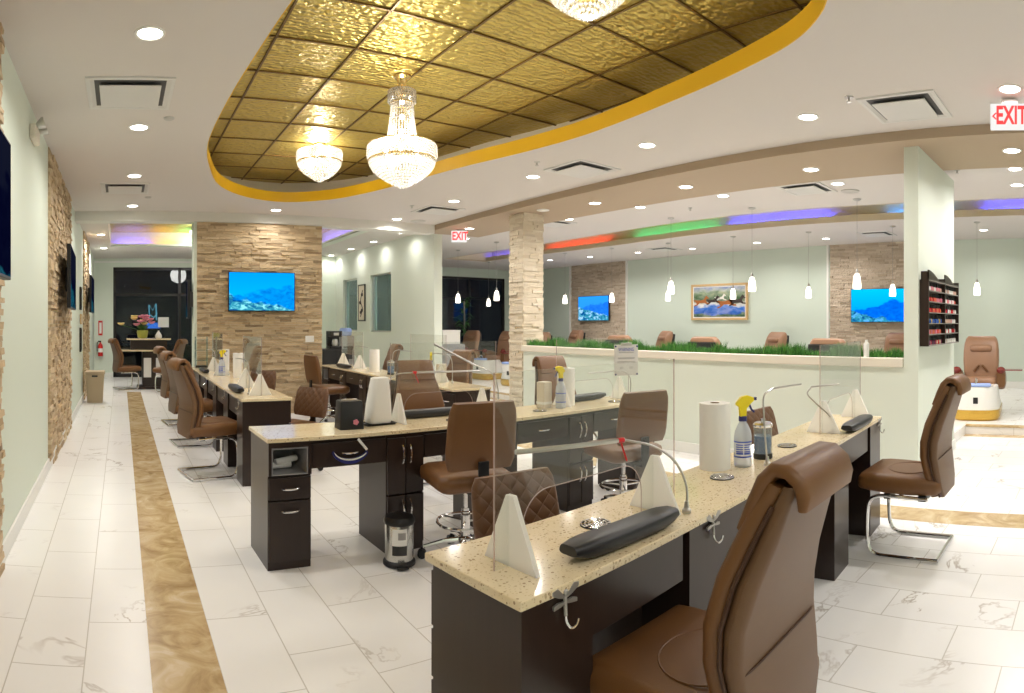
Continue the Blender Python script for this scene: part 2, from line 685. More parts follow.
sbox('floor', 'marble', XL - .1, XW + .1, YS - .1, YB + .1, -.1, 0)
sbox('trim_1', 'stripe_tile', .12, .40, YS, 12.6, -.02, .0015)
sbox('trim_2', 'stripe_tile', 4.20, 4.50, YS, 8.0, -.02, .0015)
# raised tiled platform under the pedicure chairs, with a beige nosing
for i, (x, ya, yb) in enumerate(((7.66, YS, 1.62), (6.55, 1.62, YB))):
    sbox('floor', 'marble', x, XW, ya, yb, 0, .118)
    sbox('trim_%d' % (3 + i), 'stripe_tile', x - .012, x + .05, ya, yb, .095, .121, bev=.003)
    sbox('trim_%d' % (5 + i), 'stripe_tile', x - .16, x - .001, ya, yb, -.02, .002)
sbox('wall_left', 'green_paint', XL - .12, XL, YS, YB, 0, 3.5)
sbox('wall_right', 'sage_paint', XW, XW + .12, YS, YB, 0, 3.5)
sbox('wall_front', 'green_paint', XL - .12, XW + .12, YS - .12, YS, 0, 3.5)
w = MB()
for b_ in ((XL - .12, -.2, YB, YB + .15, 0, 3.5), (-.2, 2.6, YB, YB + .15, 2.84, 3.5), (2.6, 6.0, YB, YB + .15, 0, 3.5)):
    w.box(*b_)
struct(w.build('wall_back', 'green_paint', smooth=0))
w = MB()
for b_ in ((6.0, 11.4, YB, YB + .15, 2.80, 3.5), (11.4, XW + .12, YB, YB + .15, 0, 3.5)):
    w.box(*b_)
struct(w.build('wall_back', 'sage_paint', smooth=0))
sbox('trim_7', 'trim_white', XL, 5.31, YB - .03, YB, 2.955, 3.0, bev=.004)
sbox('wall_partition', 'green_paint', 2.6, 5.31, 14.7, 14.85, 0, ZC)


def flat_poly(name, m, outer, holes, z, up=.06):
    loops = [[Vector((x, y, 0)) for x, y in outer]] + [[Vector((x, y, 0)) for x, y in h] for h in holes]
    tris = tessellate_polygon(loops)
    pts = [p for l in loops for p in l]
    mb = MB()
    mb.add([(p.x, p.y, z) for p in pts], [tuple(t) for t in tris])
    mb.add([(p.x, p.y, z + up) for p in pts], [tuple(t) for t in tris])
    o = mb.build(name, m, smooth=0)
    return struct(o)


def smooth_loop(P, n=5):
    P = [Vector((x, y, 0)) for x, y in P]
    k = len(P)
    out = []
    for i in range(k):
        a, b_, c_, d_ = P[i - 1], P[i], P[(i + 1) % k], P[(i + 2) % k]
        for j in range(n):
            t = j / n
            q = .5 * ((2 * b_) + (c_ - a) * t + (2 * a - 5 * b_ + 4 * c_ - d_) * t * t + (3 * b_ - a - 3 * c_ + d_) * t ** 3)
            out.append((q.x, q.y))
    return out


def offset(P, d):
    out = []
    k = len(P)
    for i in range(k):
        a, b_ = Vector(P[i - 1]), Vector(P[(i + 1) % k])
        t = (b_ - a).normalized()
        out.append((P[i][0] - t.y * d, P[i][1] + t.x * d))
    return out


TR = [(.88, 3.08), (.84, 3.7), (.80, 4.6), (.81, 5.69), (.95, 6.56), (1.21, 7.45), (1.68, 8.05), (2.24, 8.24), (2.76, 7.9), (3.05, 7.35),
      (3.24, 6.7), (3.45, 5.68), (3.64, 4.89), (3.73, 4.16), (3.70, 3.55), (3.62, 3.0), (3.53, 2.55), (3.41, 2.13), (3.27, 1.77), (3.08, 1.5),
      (2.82, 1.3), (2.2, 1.05), (1.6, 1.15), (1.15, 1.6), (.95, 2.3)]
TR = smooth_loop(TR, 4)                       # clockwise seen from above
flat_poly('ceiling', 'ceiling_paint', [(XL, YS), (XB, YS), (XB, 9.23), (XL, 9.23)], [TR], ZC)


def ring_wall(name, m, loop, d, z0, z1, **k):
    """upright band following a closed loop, d thick"""
    a, b_ = loop, offset(loop, d)
    mb = MB()
    n = len(loop)
    rings = [[(a[i][0], a[i][1], z0), (a[i][0], a[i][1], z1), (b_[i][0], b_[i][1], z1), (b_[i][0], b_[i][1], z0)] for i in range(n)]
    mb.loft(rings, closed=True)
    return struct(mb.build(name, m, smooth=40, **k))


ring_wall('trim_8', 'yellow_paint', TR, .008, ZC - .001, ZC + .135)
TRo = offset(TR, .42)
ring_wall('ceiling', 'cream_paint', TRo, .05, ZC + .03, 3.46)
# gold pressed-metal tile ceiling inside the tray
bx = [p[0] for p in TRo]
by = [p[1] for p in TRo]
flat_poly('ceiling', 'gold_tile', TRo, [], 3.42)


def span(loop, axis, v):
    """where a line of constant x (axis 0) or y (axis 1) crosses a loop"""
    out = []
    for i in range(len(loop)):
        p, q = loop[i - 1], loop[i]
        if (p[axis] - v) * (q[axis] - v) < 0:
            t = (v - p[axis]) / (q[axis] - p[axis])
            out.append(p[1 - axis] + t * (q[1 - axis] - p[1 - axis]))
    return sorted(out)


g = MB()
x = 1.08 - .605 * 3
while x < max(bx):
    s_ = span(TRo, 0, x)
    for a, b_ in zip(s_[::2], s_[1::2]):
        g.box(x - .008, x + .008, a, b_, 3.408, 3.419)
    x += .605
y = 3.62 - .603 * 6
while y < max(by):
    s_ = span(TRo, 1, y)
    for a, b_ in zip(s_[::2], s_[1::2]):
        g.box(a, b_, y - .008, y + .008, 3.408, 3.419)
    y += .603
struct(g.build('ceiling', 'gold_bar', smooth=0))
# dropped tan beam and the header over the stone wall
sbox('beam', 'tan_paint', XB, 6.24, YS, 9.6, 2.98, 3.2)
sbox('beam', 'header_paint', XL, XB, 9.23, 9.5, 2.925, 3.2)
# wall with two inside windows (faces the corridor)
w = MB()
ops = [(11.41, 12.48, 1.21, 2.44), (13.26, 14.18, 1.21, 2.44)]
ya = 9.6
for (y0, y1, z0, z1) in ops + [(YB, YB, 0, 0)]:
    w.box(5.31, 5.47, ya, y0, 0, ZC)
    ya = y1
for (y0, y1, z0, z1) in ops:
    w.box(5.31, 5.47, y0, y1, 0, z0)
    w.box(5.31, 5.47, y0, y1, z1, ZC)
struct(w.build('wall_inside', 'white_paint', smooth=0))
for i, (y0, y1, z0, z1) in enumerate(ops):
    f = MB()
    for b_ in ((5.36, 5.44, y0, y1, z0, z0 + .03), (5.36, 5.44, y0, y1, z1 - .03, z1), (5.36, 5.44, y0, y0 + .03, z0, z1), (5.36, 5.44, y1 - .03, y1, z0, z1)):
        f.box(*b_)
    wn = struct(f.build('window_%d' % (3 + i), 'dull_chrome', smooth=0))
    struct(MB().box(5.395, 5.403, y0 + .03, y1 - .03, z0 + .03, z1 - .03).build('pane', 'tinted_glass', wn, smooth=0))

# storefront windows onto the night
def storefront(n, x0, x1, zt, vs, hs):
    f = MB()
    y0, y1 = YB + .02, YB + .10
    f.box(x0, x1, y0, y1, 0, .08)
    f.box(x0, x1, y0, y1, zt - .07, zt)
    for v in vs:
        f.box(v - .035, v + .035, y0, y1, 0, zt)
    for h_, a, b_ in hs:
        f.box(a, b_, y0, y1, h_ - .03, h_ + .03)
    wn = struct(f.build('window_%d' % n, 'window_frame', smooth=0))
    struct(MB().box(x0, x1, YB + .055, YB + .063, .02, zt - .02).build('pane', 'window_glass', wn, smooth=0))


storefront(1, -.2, 2.6, 2.84, [-.165, 1.02 + .5, 2.565], [(2.13, -.2, 2.6)])
storefront(2, 6.0, 11.4, 2.80, [6.035, 7.4, 8.8, 10.1, 11.365], [(2.15, 6.0, 11.4)])
sbox('ground', 'asphalt', -8, 22, YB + .16, 40, -.2, -.05)

# rear ceiling with the wavy light trough
def wav(y, a):
    return a + .10 * math.sin(y * .75 + .4)


ys = [-2.0 + i * .4 for i in range(41)]
hole = [(wav(y, 8.12), y) for y in ys] + [(wav(y, 9.42), y) for y in reversed(ys)]
flat_poly('ceiling', 'ceiling_paint', [(6.24, YS), (XW, YS), (XW, YB), (5.47, YB), (5.47, 9.6), (6.24, 9.6)], [hole], ZC)
ring_wall('trim_9', 'beige_paint', hole, -.02, ZC - .004, ZC + .105)
hole2 = [(wav(y, 7.98), y) for y in ys] + [(wav(y, 9.62), y) for y in reversed(ys)]
ring_wall('ceiling', 'cream_paint', hole2, -.05, ZC + .03, 3.40)
flat_poly('ceiling', 'gold_tile', hole2, [], 3.36)
# ceiling past the header with its rectangular trough
h3 = [(-.22, 9.9), (4.4, 9.9), (4.4, 13.6), (-.22, 13.6)]
flat_poly('ceiling', 'ceiling_paint', [(XL, 9.5), (5.31, 9.5), (5.31, YB), (XL, YB)], [h3], ZC)
h3o = [(-.22, 9.9), (4.4, 9.9), (4.4, 13.6), (-.22, 13.6)]
ring_wall('ceiling', 'cream_paint', h3o, -.03, ZC + .002, 3.40)
flat_poly('ceiling', 'gold_tile', [(-.5, 9.6), (4.7, 9.6), (4.7, 13.9), (-.5, 13.9)], [], 3.39)

# colour-changing light strips in the troughs
def led(label, m, pts):
    o = MB().tube(pts, .011, 6).build('light_strip', m)
    tag(o, label, 'light strip', 'coloured light strips in the ceiling troughs')


def led_run(label, m, y0, y1):
    k = max(2, int((y1 - y0) / .3))
    led(label, m, [(wav(y0 + (y1 - y0) * i / k, 9.50), y0 + (y1 - y0) * i / k, ZC + .055) for i in range(k + 1)])


led_run('blue light strip in the ceiling trough right of the green partition', 'led_blue', -1.9, 1.75)
led_run('pale blue light strip in the trough just left of the green partition', 'led_sky', 2.3, 3.3)
led_run('deep blue light strip in the wavy trough above the horse picture', 'led_blue', 4.3, 6.3)
led_run('green light strip in the wavy ceiling trough', 'led_green', 6.6, 8.8)
led_run('red light strip in the trough right of the stone pillar', 'led_red', 9.6, 11.6)
led_run('small red light strip at the far end of the trough by the dark windows', 'led_violet', 12.3, 13.9)
for b_ in ((-.22, 4.4, 13.42, 13.44, ZC + .001, ZC + .05), (4.20, 4.22, 9.9, 13.42, ZC + .001, ZC + .05)):
    sbox('trim_20', 'white_paint', *b_)  # added lip hides the bare strip, leaving only its wash
    sbox('trim_21', 'white_paint', b_[0], 4.4 if b_[0] > 4 else b_[1], b_[2], 13.6, ZC + .001, ZC + .006)
led('violet light strip at the left of the back corridor trough', 'led_violet', [(-.1, 13.5, ZC + .022), (.6, 13.5, ZC + .022)])
led('amber light strip in the middle of the back corridor trough', 'led_amber', [(.7, 13.5, ZC + .022), (1.15, 13.5, ZC + .022)])
led('green light strip at the right of the back corridor trough', 'led_green', [(1.25, 13.5, ZC + .022), (1.9, 13.5, ZC + .022)])
led('blue light strip in the corridor trough right of the stone television wall', 'led_violet', [(4.3, 10.4, ZC + .022), (4.3, 13.3, ZC + .022)])

# planter wall, partition, pillar
sbox('wall_planter', 'white_paint', 5.31, 5.52, 1.69, 7.0, 0, 1.0)
sbox('trim_10', 'cream_paint', 5.285, 5.36, 1.695, 7.02, 1.0, 1.085, bev=.008)
sbox('trim_11', 'cream_paint', 5.56, 5.63, 1.695, 7.02, 1.0, 1.085, bev=.008)
sbox('trim_12', 'soil', 5.36, 5.56, 1.70, 7.0, 1.0, 1.05)
sbox('baseboard_planter', 'trim_white', 5.292, 5.31, 1.69, 7.0, 0, .11, bev=.004)
sbox('wall_partition', 'white_paint', 5.31, 6.72, 1.555, 1.69, 0, 2.98)
sbox('baseboard_partition', 'trim_white', 5.29, 6.74, 1.537, 1.71, 0, .11, bev=.004)
sbox('baseboard_left', 'trim_white', XL, XL + .016, YS, YB, 0, .12, bev=.004)
sbox('baseboard_back', 'trim_white', XL, -.2, YB - .016, YB, 0, .12, bev=.004)
sbox('baseboard_right', 'trim_white', XW - .016, XW, YS, YB, .118, .25, bev=.004)
sbox('wall_stone_core', 'green_paint', 1.09, 3.12, 9.28, 9.5, 0, 2.925)


def ledger(name, m, o, u, nrm, wid, z0, z1, seed, rowh=.037):
    rnd = random.Random(seed)
    o, u, nrm = Vector(o), Vector(u), Vector(nrm)
    mb = MB()
    z = z0
    while z < z1 - .005:
        h_ = min(rowh * rnd.uniform(.8, 1.2), z1 - z)
        if z1 - (z + h_) < .012:
            h_ = z1 - z
        s_ = 0.
        while s_ < wid - .001:
            l_ = rnd.uniform(.07, .30)
            if wid - s_ - l_ < .05:
                l_ = wid - s_
            d = rnd.uniform(.006, .036)
            g_ = .0012
            pts = []
            for (dd, k) in ((-.005, 0), (d, 0), (d, 1), (-.005, 1)):
                for a_ in (s_ + g_, s_ + l_ - g_):
                    j = rnd.uniform(-.004, .004) if dd > 0 else 0
                    pts.append(tuple(o + u * a_ + nrm * (dd + j) + Vector((0, 0, z + (h_ - g_ if k else g_)))))
            mb.add(pts, [(0, 1, 3, 2), (2, 3, 5, 4), (4, 5, 7, 6), (0, 2, 4, 6), (1, 7, 5, 3), (0, 6, 7, 1)])
            s_ += l_
        z += h_
    return struct(mb.build(name, m, smooth=0))


ledger('wall_stone', 'stone', (1.14, 9.275, 0), (1, 0, 0), (0, -1, 0), 1.97, 0, 2.92, 1)
ledger('wall_left_stone', 'stone', (XL, 5.83, 0), (0, 1, 0), (1, 0, 0), 2.5, 0, ZC, 2)
ledger('wall_left_stone', 'stone', (XL, .95, 0), (0, 1, 0), (1, 0, 0), 2.52, 0, ZC, 3)
ledger('wall_left_stone', 'stone', (XL, 11.2, 0), (0, 1, 0), (1, 0, 0), 1.9, 0, ZC, 4)
ledger('wall_right_stone', 'stone_grey', (XW, 3.0, 0.12), (0, 1, 0), (-1, 0, 0), 2.5, 0, ZC - .12, 5, .042)
ledger('wall_right_stone', 'stone_grey', (XW, 11.4, 0.12), (0, 1, 0), (-1, 0, 0), 2.2, 0, ZC - .12, 6, .042)
for i, y in enumerate((2.94, 5.52, 11.34, 13.62)):
    sbox('trim_%d' % (13 + i), 'trim_white', XW - .05, XW, y, y + .05, .12, ZC)
sbox('pillar', 'stone_pale', 5.37, 5.68, 7.07, 7.36, 0, 2.98)
ledger('pillar_stone', 'stone_pale', (5.345, 7.06, 0), (1, 0, 0), (0, -1, 0), .36, 0, 2.98, 7)
ledger('pillar_stone', 'stone_pale', (5.36, 7.05, 0), (0, 1, 0), (-1, 0, 0), .32, 0, 2.98, 8)
ledger('pillar_stone', 'stone_pale', (5.69, 7.05, 0), (0, 1, 0), (1, 0, 0), .32, 0, 2.98, 9)
ledger('pillar_stone', 'stone_pale', (5.345, 7.37, 0), (1, 0, 0), (0, 1, 0), .36, 0, 2.98, 10)

# ------------------------------------------------------------------ ceiling fittings
def downlight(x, y, z, label, group, power=1.):
    t = thing('ceiling_light', label, 'ceiling light', (x, y, z), 0, group)
    rg = MB()
    rg.loft([[(r_ * math.cos(2 * PI * j / 24), r_ * math.sin(2 * PI * j / 24), zz) for j in range(24)] for r_, zz in ((.092, 0), (.090, -.006), (.075, -.008), (.068, .002))], cap=False)
    rg.build('trim_ring', 'white_plastic', t)
    MB().cyl((0, 0), .070, -.003, .001, 24).build('lens', 'lamp_white', t)
    l = bpy.data.lights.new('lamp', 'AREA')
    l.shape = 'DISK'
    l.size = .13
    l.energy = DOWN_W * power
    l.color = WARM
    l.spread = R(150)
    lo = bpy.data.objects.new('lamp', l)
    col.objects.link(lo)
    lo.parent = t
    lo.location = (0, 0, -.012)
    return t


GM, GB, GR, GK = 'recessed lights in the main ceiling', 'recessed lights in the tan beam', 'recessed lights over the pedicure area', 'recessed lights past the stone wall'
DL = [
    (150, 33, ZC, 'round recessed ceiling light nearest the camera above the left aisle', GM),
    (139, 127, ZC, 'round recessed ceiling light just beyond the nearest left air vent', GM),
    (134.5, 175.7, ZC, 'round recessed ceiling light just in front of the smaller left vent', GM),
    (132.5, 205.7, ZC, 'round recessed ceiling light just behind the smaller left vent', GM),
    (276, 210, ZC, 'recessed ceiling light directly above the stone television wall', GM),
    (397, 219, ZC, 'recessed ceiling light by the header left of the beam end', GM),
    (454, 201, ZC, 'recessed ceiling light next to the air vent in front of the beam end', GM),
    (533, 176.6, ZC, 'recessed ceiling light left of the middle square vent', GM),
    (647, 145, ZC, 'recessed ceiling light midway between tray and beam', GM),
    (808, 116.7, ZC, 'recessed ceiling light left of the big square vent by the exit sign', GM),
    (1010, 88.6, ZC, 'recessed ceiling light just above the near exit sign', GM),
    (469.4, 228.5, 2.98, 'recessed beam light above the far red exit sign', GB),
    (595, 203, 2.98, 'recessed beam light right of the stone pillar', GB),
    (685.7, 186.7, 2.98, 'recessed beam light in the middle of the tan beam', GB),
    (811, 169.4, 2.98, 'recessed beam light left of the green partition', GB),
    (1012, 150.4, 2.98, 'recessed beam light below the near exit sign', GB),
    (465.5, 238.5, ZC, 'recessed light behind the far exit sign', GR),
    (568.6, 219, ZC, 'recessed light behind the beam beside the stone pillar', GR),
    (640, 207, ZC, 'recessed light behind the beam, second from the pillar', GR),
    (723, 195.6, ZC, 'recessed light behind the beam, third from the pillar', GR),
    (837.7, 183.5, ZC, 'recessed light behind the beam next to the round speaker', GR),
    (1015, 168.7, ZC, 'recessed light behind the beam at the right, in front of its neighbour', GR),
    (1017, 184.8, ZC, 'recessed light at the right, nearer the blue trough', GR),
    (550, 260, ZC, 'recessed light over the sage wall left of the far stone panel', GR),
    (590, 256.7, ZC, 'recessed light in front of the far stone panel with television', GR),
    (638, 252.5, ZC, 'recessed light right of the far stone panel', GR),
    (692.4, 248.6, ZC, 'recessed light above the left side of the horse picture', GR),
    (757, 242.6, ZC, 'recessed light right of the horse picture', GR),
    (826, 238.5, ZC, 'recessed light left of the right stone panel', GR),
    (983.6, 230, ZC, 'recessed light above the lone pedicure chair', GR),
    (402, 232.8, ZC, 'recessed light grazing the white wall, nearest its end', GK),
    (373.6, 241.7, ZC, 'recessed light grazing the white wall near its front opening', GK),
    (351, 249, ZC, 'recessed light grazing the white wall by its back opening', GK),
    (331, 255.5, ZC, 'recessed light at the far end of the white wall', GK),
    (101, 234.5, ZC, 'recessed light in the far left corner past the header', GK),
    (104, 248, ZC, 'recessed light at the far left by the end wall', GK),
]
for px, py, z, lb, gp in DL:
    x, y = at(px, py, z)
    pw = .22 if gp == GK else (1.15 if gp == GR else 1.0)
    if px < 110:
        pw = 1.5
    if px == 276:
        pw = .45
    downlight(x, y, z, lb, gp, pw)
# the same ceilings go on outside the picture
for x, y, lb in ((-.2, -.6, 'near left'), (1.0, -1.2, 'left'), (2.6, -1.2, 'middle'), (4.2, -.8, 'right')):
    downlight(x, y, ZC, 'recessed ceiling light behind the camera, ' + lb, GM, .8)
for x, y, lb in ((7.3, -1.0, 'near'), (10.4, -.6, 'far')):
    downlight(x, y, ZC, 'recessed light over the pedicure area outside the picture, ' + lb, GR, .7)


def vent(px, py, z, s, label, big=True):
    x, y = at(px, py, z)
    t = thing('ceiling_vent', label, 'air vent', (x, y, z), 0, 'square ceiling vents')
    h_ = s / 2
    sq = lambda q, z_: [(-q, -q, z_), (q, -q, z_), (q, q, z_), (-q, q, z_)]
    MB().loft([sq(h_, 0), sq(h_ - .004, -.012), sq(h_ - .030, -.014), sq(h_ - .060, -.003), sq(h_ - .060, 0)], cap=False).build('frame', 'diffuser_white', t, smooth=0)
    MB().box(-h_ + .06, h_ - .06, -h_ + .06, h_ - .06, -.0025, -.0005).build('throat_shade', 'throat_shade_grey', t, smooth=0)  # flat dark square paints the shade of an open throat
    p_ = h_ - .095
    MB().box(-p_, p_, -p_, p_, -.031, -.023).build('face_plate', 'diffuser_white', t, smooth=0, bev=.002)
    for sx_ in (-1, 1):
        for sy_ in (-1, 1):
            MB().box(sx_ * p_ * .8 - .004, sx_ * p_ * .8 + .004, sy_ * p_ * .8 - .004, sy_ * p_ * .8 + .004, -.023, -.002).build('hanger', 'slot_dark', t, smooth=0)


vent(130, 93, ZC, .62, 'square ceiling air vent nearest the camera above the left aisle')
vent(125, 188, ZC, .60, 'smaller-looking square air vent farther down the left aisle ceiling')
vent(582, 169, ZC, .60, 'square ceiling vent in front of the tan beam left of centre')
vent(906, 107, ZC, .60, 'large square ceiling vent left of the near exit sign')
vent(438, 210, ZC, .60, 'square ceiling vent near the beam end and far exit sign')
vent(806, 188.5, ZC, .60, 'square ceiling vent behind the beam left of the round speaker')
vent(552, 223, ZC, .60, 'square ceiling vent behind the beam right of the stone pillar')
vent(664, 249, ZC, .60, 'square ceiling vent near the sage wall left of the horse picture')
vent(877, 233.7, ZC, .60, 'square ceiling vent in front of the right stone panel')


def dome(px, py, z, r, label, name, cat, m='grille', h_=.018):
    x, y = at(px, py, z)
    o = MB().lathe([(r, 0), (r * .97, -h_ * .5), (r * .6, -h_), (.002, -h_ * 1.05)], 24).build(name, m, loc=(x, y, z))
    tag(o, label, cat)


dome(850, 191, ZC, .12, 'round grey ceiling speaker behind the beam by the green partition', 'ceiling_speaker', 'speaker')
dome(169, 118, ZC, .045, 'small grey ceiling disc right of the nearest left vent', 'smoke_detector', 'detector')
dome(148, 197, ZC, .045, 'small grey ceiling disc right of the farther left vent', 'smoke_detector', 'detector')
dome(418, 221, ZC, .13, 'flat round ceiling speaker below the vent at the beam end', 'ceiling_speaker', 'speaker')
dome(543, 210, 2.98, .09, 'white round plate on the beam beside the stone pillar top', 'ceiling_plate', 'plate', 'white_plastic')
for px, py, z, lb in ((849, 97, ZC, 'left of the big vent'), (412, 205.5, ZC, 'left of the beam end vent'), (537, 162, ZC, 'near the middle square vent'), (957, 170, ZC, 'right of the green partition top'), (690, 208, ZC, 'behind the tan beam')):
    x, y = at(px, py, z)
    t = thing('sprinkler', 'tiny ceiling sprinkler head ' + lb, 'sprinkler', (x, y, z))
    MB().lathe([(.035, 0), (.033, -.006), (.01, -.008)], 16).build('escutcheon', 'dull_chrome', t)
    MB().lathe([(.008, 0), (.008, -.035), (.020, -.036), (.020, -.040), (.002, -.040)], 12).build('head', 'dull_chrome', t)


def lettering(text, size, m, parent, loc, rot=(PI / 2, 0, 0), scale=(1, 1, 1), ext=.0004, off=0., name='lettering'):
    c = bpy.data.curves.new(name, 'FONT')
    c.body = text
    c.size = size
    c.extrude = ext
    c.offset = off
    c.align_x = 'CENTER'
    c.align_y = 'CENTER'
    tmp = bpy.data.objects.new(name, c)
    me = bpy.data.meshes.new_from_object(tmp)
    bpy.data.objects.remove(tmp)
    me.materials.clear()
    me.materials.append(MT[m])
    o = bpy.data.objects.new(name, me)
    col.objects.link(o)
    o.parent = parent
    o.location, o.rotation_euler, o.scale = loc, rot, scale
    return o


def exit_sign(x, y, z, rz, w, h_, label, arrow=True):
    t = thing('exit_sign', label, 'exit sign', (x, y, z), rz)
    MB().box(-w / 2, w / 2, -.022, .022, -h_, 0).build('housing', 'exit_panel', t, smooth=0, bev=.003)
    MB().box(-.06, .06, -.02, .02, 0, .028).build('mount', 'dull_chrome', t, smooth=0)
    lettering('EXIT', h_ * 1.0, 'exit_red', t, (w * .05, -.024, -h_ / 2), (PI / 2, 0, 0), (.60 if arrow else .68, 1, 1), .002, .005)
    if arrow:
        a = MB()
        s_ = h_ * .13
        x0 = -w / 2 + .012
        a.xz([(x0, -h_ / 2), (x0 + s_, -h_ / 2 + s_), (x0 + s_ * 1.5, -h_ / 2 + s_), (x0 + s_ * .6, -h_ / 2), (x0 + s_ * 1.5, -h_ / 2 - s_), (x0 + s_, -h_ / 2 - s_)], -.026, -.022)
        a.build('chevron', 'exit_red', t, smooth=0)


exit_sign(4.555, .632, 3.02, R(-83), .28, .185, 'lit white exit sign with red letters hanging near the right edge')
exit_sign(5.43, 8.95, 2.955, R(-31), .26, .19, 'small distant red exit sign under the beam end by the white wall', False)


def crystal_beads(mb, z, r, n, s=.011, ph=0.):
    for j in range(n):
        a = 2 * PI * (j + ph) / n
        cx, cy = r * math.cos(a), r * math.sin(a)
        mb.add([(cx, cy, z + s * 1.25), (cx + s, cy, z), (cx, cy + s, z), (cx - s, cy, z), (cx, cy - s, z), (cx, cy, z - s * 1.25)],
               [(0, 1, 2), (0, 2, 3), (0, 3, 4), (0, 4, 1), (5, 2, 1), (5, 3, 2), (5, 4, 3), (5, 1, 4)])


def chandelier(x, y, zc, zrim, R0, label, tall, watts):
    t = thing('chandelier', label, 'chandelier', (x, y, zc), 0, 'crystal chandeliers in the gold tray')
    zr = zrim - zc
    MB().lathe([(.075, 0), (.072, -.012), (.045, -.03), (.03, -.07), (.012, -.085), (.012, zr + .12)], 20).build('canopy', 'brass', t)
    b = MB()
    for k in range(6):                                   # deep rim band
        crystal_beads(b, zr - .004 - k * .019, R0 - (.004 if k in (0, 5) else 0), int(2 * PI * R0 / .0215), .0115, .5 * (k % 2))
    b.build('rim', 'crystal', t, smooth=0)
    b = MB()
    for k in range(13):                                  # bowl of beads
        f = k / 12
        r_ = R0 * .94 * math.cos(f * PI / 2 * .95) ** .95
        if k == 0:
            r_ = R0 * .95
        crystal_beads(b, zr - .125 - f * .205, max(r_, .008), max(3, int(2 * PI * r_ / .024)), .0125, .5 * (k % 2))
    b.build('bowl', 'crystal', t, smooth=0)
    g_ = MB()
    for r_, z in ((R0 - .008, zr + .012), (R0 - .004, zr - .115), (R0 * .93, zr - .12)):
        g_.tube([(r_ * math.cos(2 * PI * j / 40), r_ * math.sin(2 * PI * j / 40), z) for j in range(40)], .005, 6, True)
    for k in range(4):
        a = k * PI / 2
        g_.tube([(0, 0, zr + .02), (R0 * math.cos(a), R0 * math.sin(a), zr + .012)], .004, 6)
    g_.build('ring', 'brass', t)
    if tall:
        c = MB()
        ztop = -.12
        for k in range(5):
            crystal_beads(c, ztop - .01 - k * .02, .112, 32, .011, .5 * (k % 2))
        c.build('crown', 'crystal', t, smooth=0)
        g2 = MB()
        g2.tube([(.11 * math.cos(2 * PI * j / 32), .11 * math.sin(2 * PI * j / 32), ztop) for j in range(32)], .005, 6, True)
        g2.tube([(.09 * math.cos(2 * PI * j / 32), .09 * math.sin(2 * PI * j / 32), ztop - .105) for j in range(32)], .005, 6, True)
        g2.build('crown_ring', 'brass', t)
        s_ = MB()
        n_ = int((ztop - .11 - zr) / .021)
        for k in range(n_):
            f = k / (n_ - 1)
            crystal_beads(s_, ztop - .115 - k * .021, .092 + .034 * f ** 1.5, 28, .0085, 0)
        s_.build('strand_column', 'crystal', t, smooth=0)
    spots = [(R0 * .5 * math.cos(k * PI / 3), R0 * .5 * math.sin(k * PI / 3), zr - .06) for k in range(6)]
    if tall:
        spots += [(0, 0, zr + .12 + k * .12) for k in range(3)]
    for c_ in spots:
        MB().sphere((0, 0, 0), .016, 10, 1.6).build('bulb', 'bulb', t, loc=c_)
    for dz, e in ((zr - .05, watts), (zr + .10, watts * .35)):
        l = bpy.data.lights.new('lamp', 'POINT')
        l.energy = e
        l.color = (1, .93, .82)
        l.shadow_soft_size = .06
        lo = bpy.data.objects.new('lamp', l)
        col.objects.link(lo)
        lo.parent = t
        lo.location = (0, 0, dz)


chandelier(2.216, 4.55, 3.415, 2.84, .282, 'tall crystal chandelier with long beaded neck and round basket', True, 20)
chandelier(2.20, 6.64, 3.415, 3.33, .255, 'short crystal bowl chandelier close to the gold ceiling, left of the tall one', False, 24)
chandelier(2.28, 2.44, 3.415, 3.375, .255, 'short crystal bowl chandelier cut off by the top of the picture', False, 24)

# flush bowl light in the back corridor trough
bl_ = thing('bowl_light', 'large round white bowl light in the trough past the left aisle header', 'ceiling light', (1.78, 12.9, 3.388))
MB().lathe([(.06, 0), (.06, -.05), (.36, -.055), (.36, -.065), (.04, -.065)], 32).build('mount', 'brass', bl_)
MB().lathe([(.35, -.066), (.34, -.10), (.27, -.16), (.14, -.195), (.002, -.205)], 32).build('bowl', 'shade_glow', bl_)
l = bpy.data.lights.new('lamp', 'POINT')
l.energy = 32
l.color = WARM
l.shadow_soft_size = .25
lo = bpy.data.objects.new('lamp', l)
col.objects.link(lo)
lo.parent = bl_
lo.location = (0, 0, -.50)
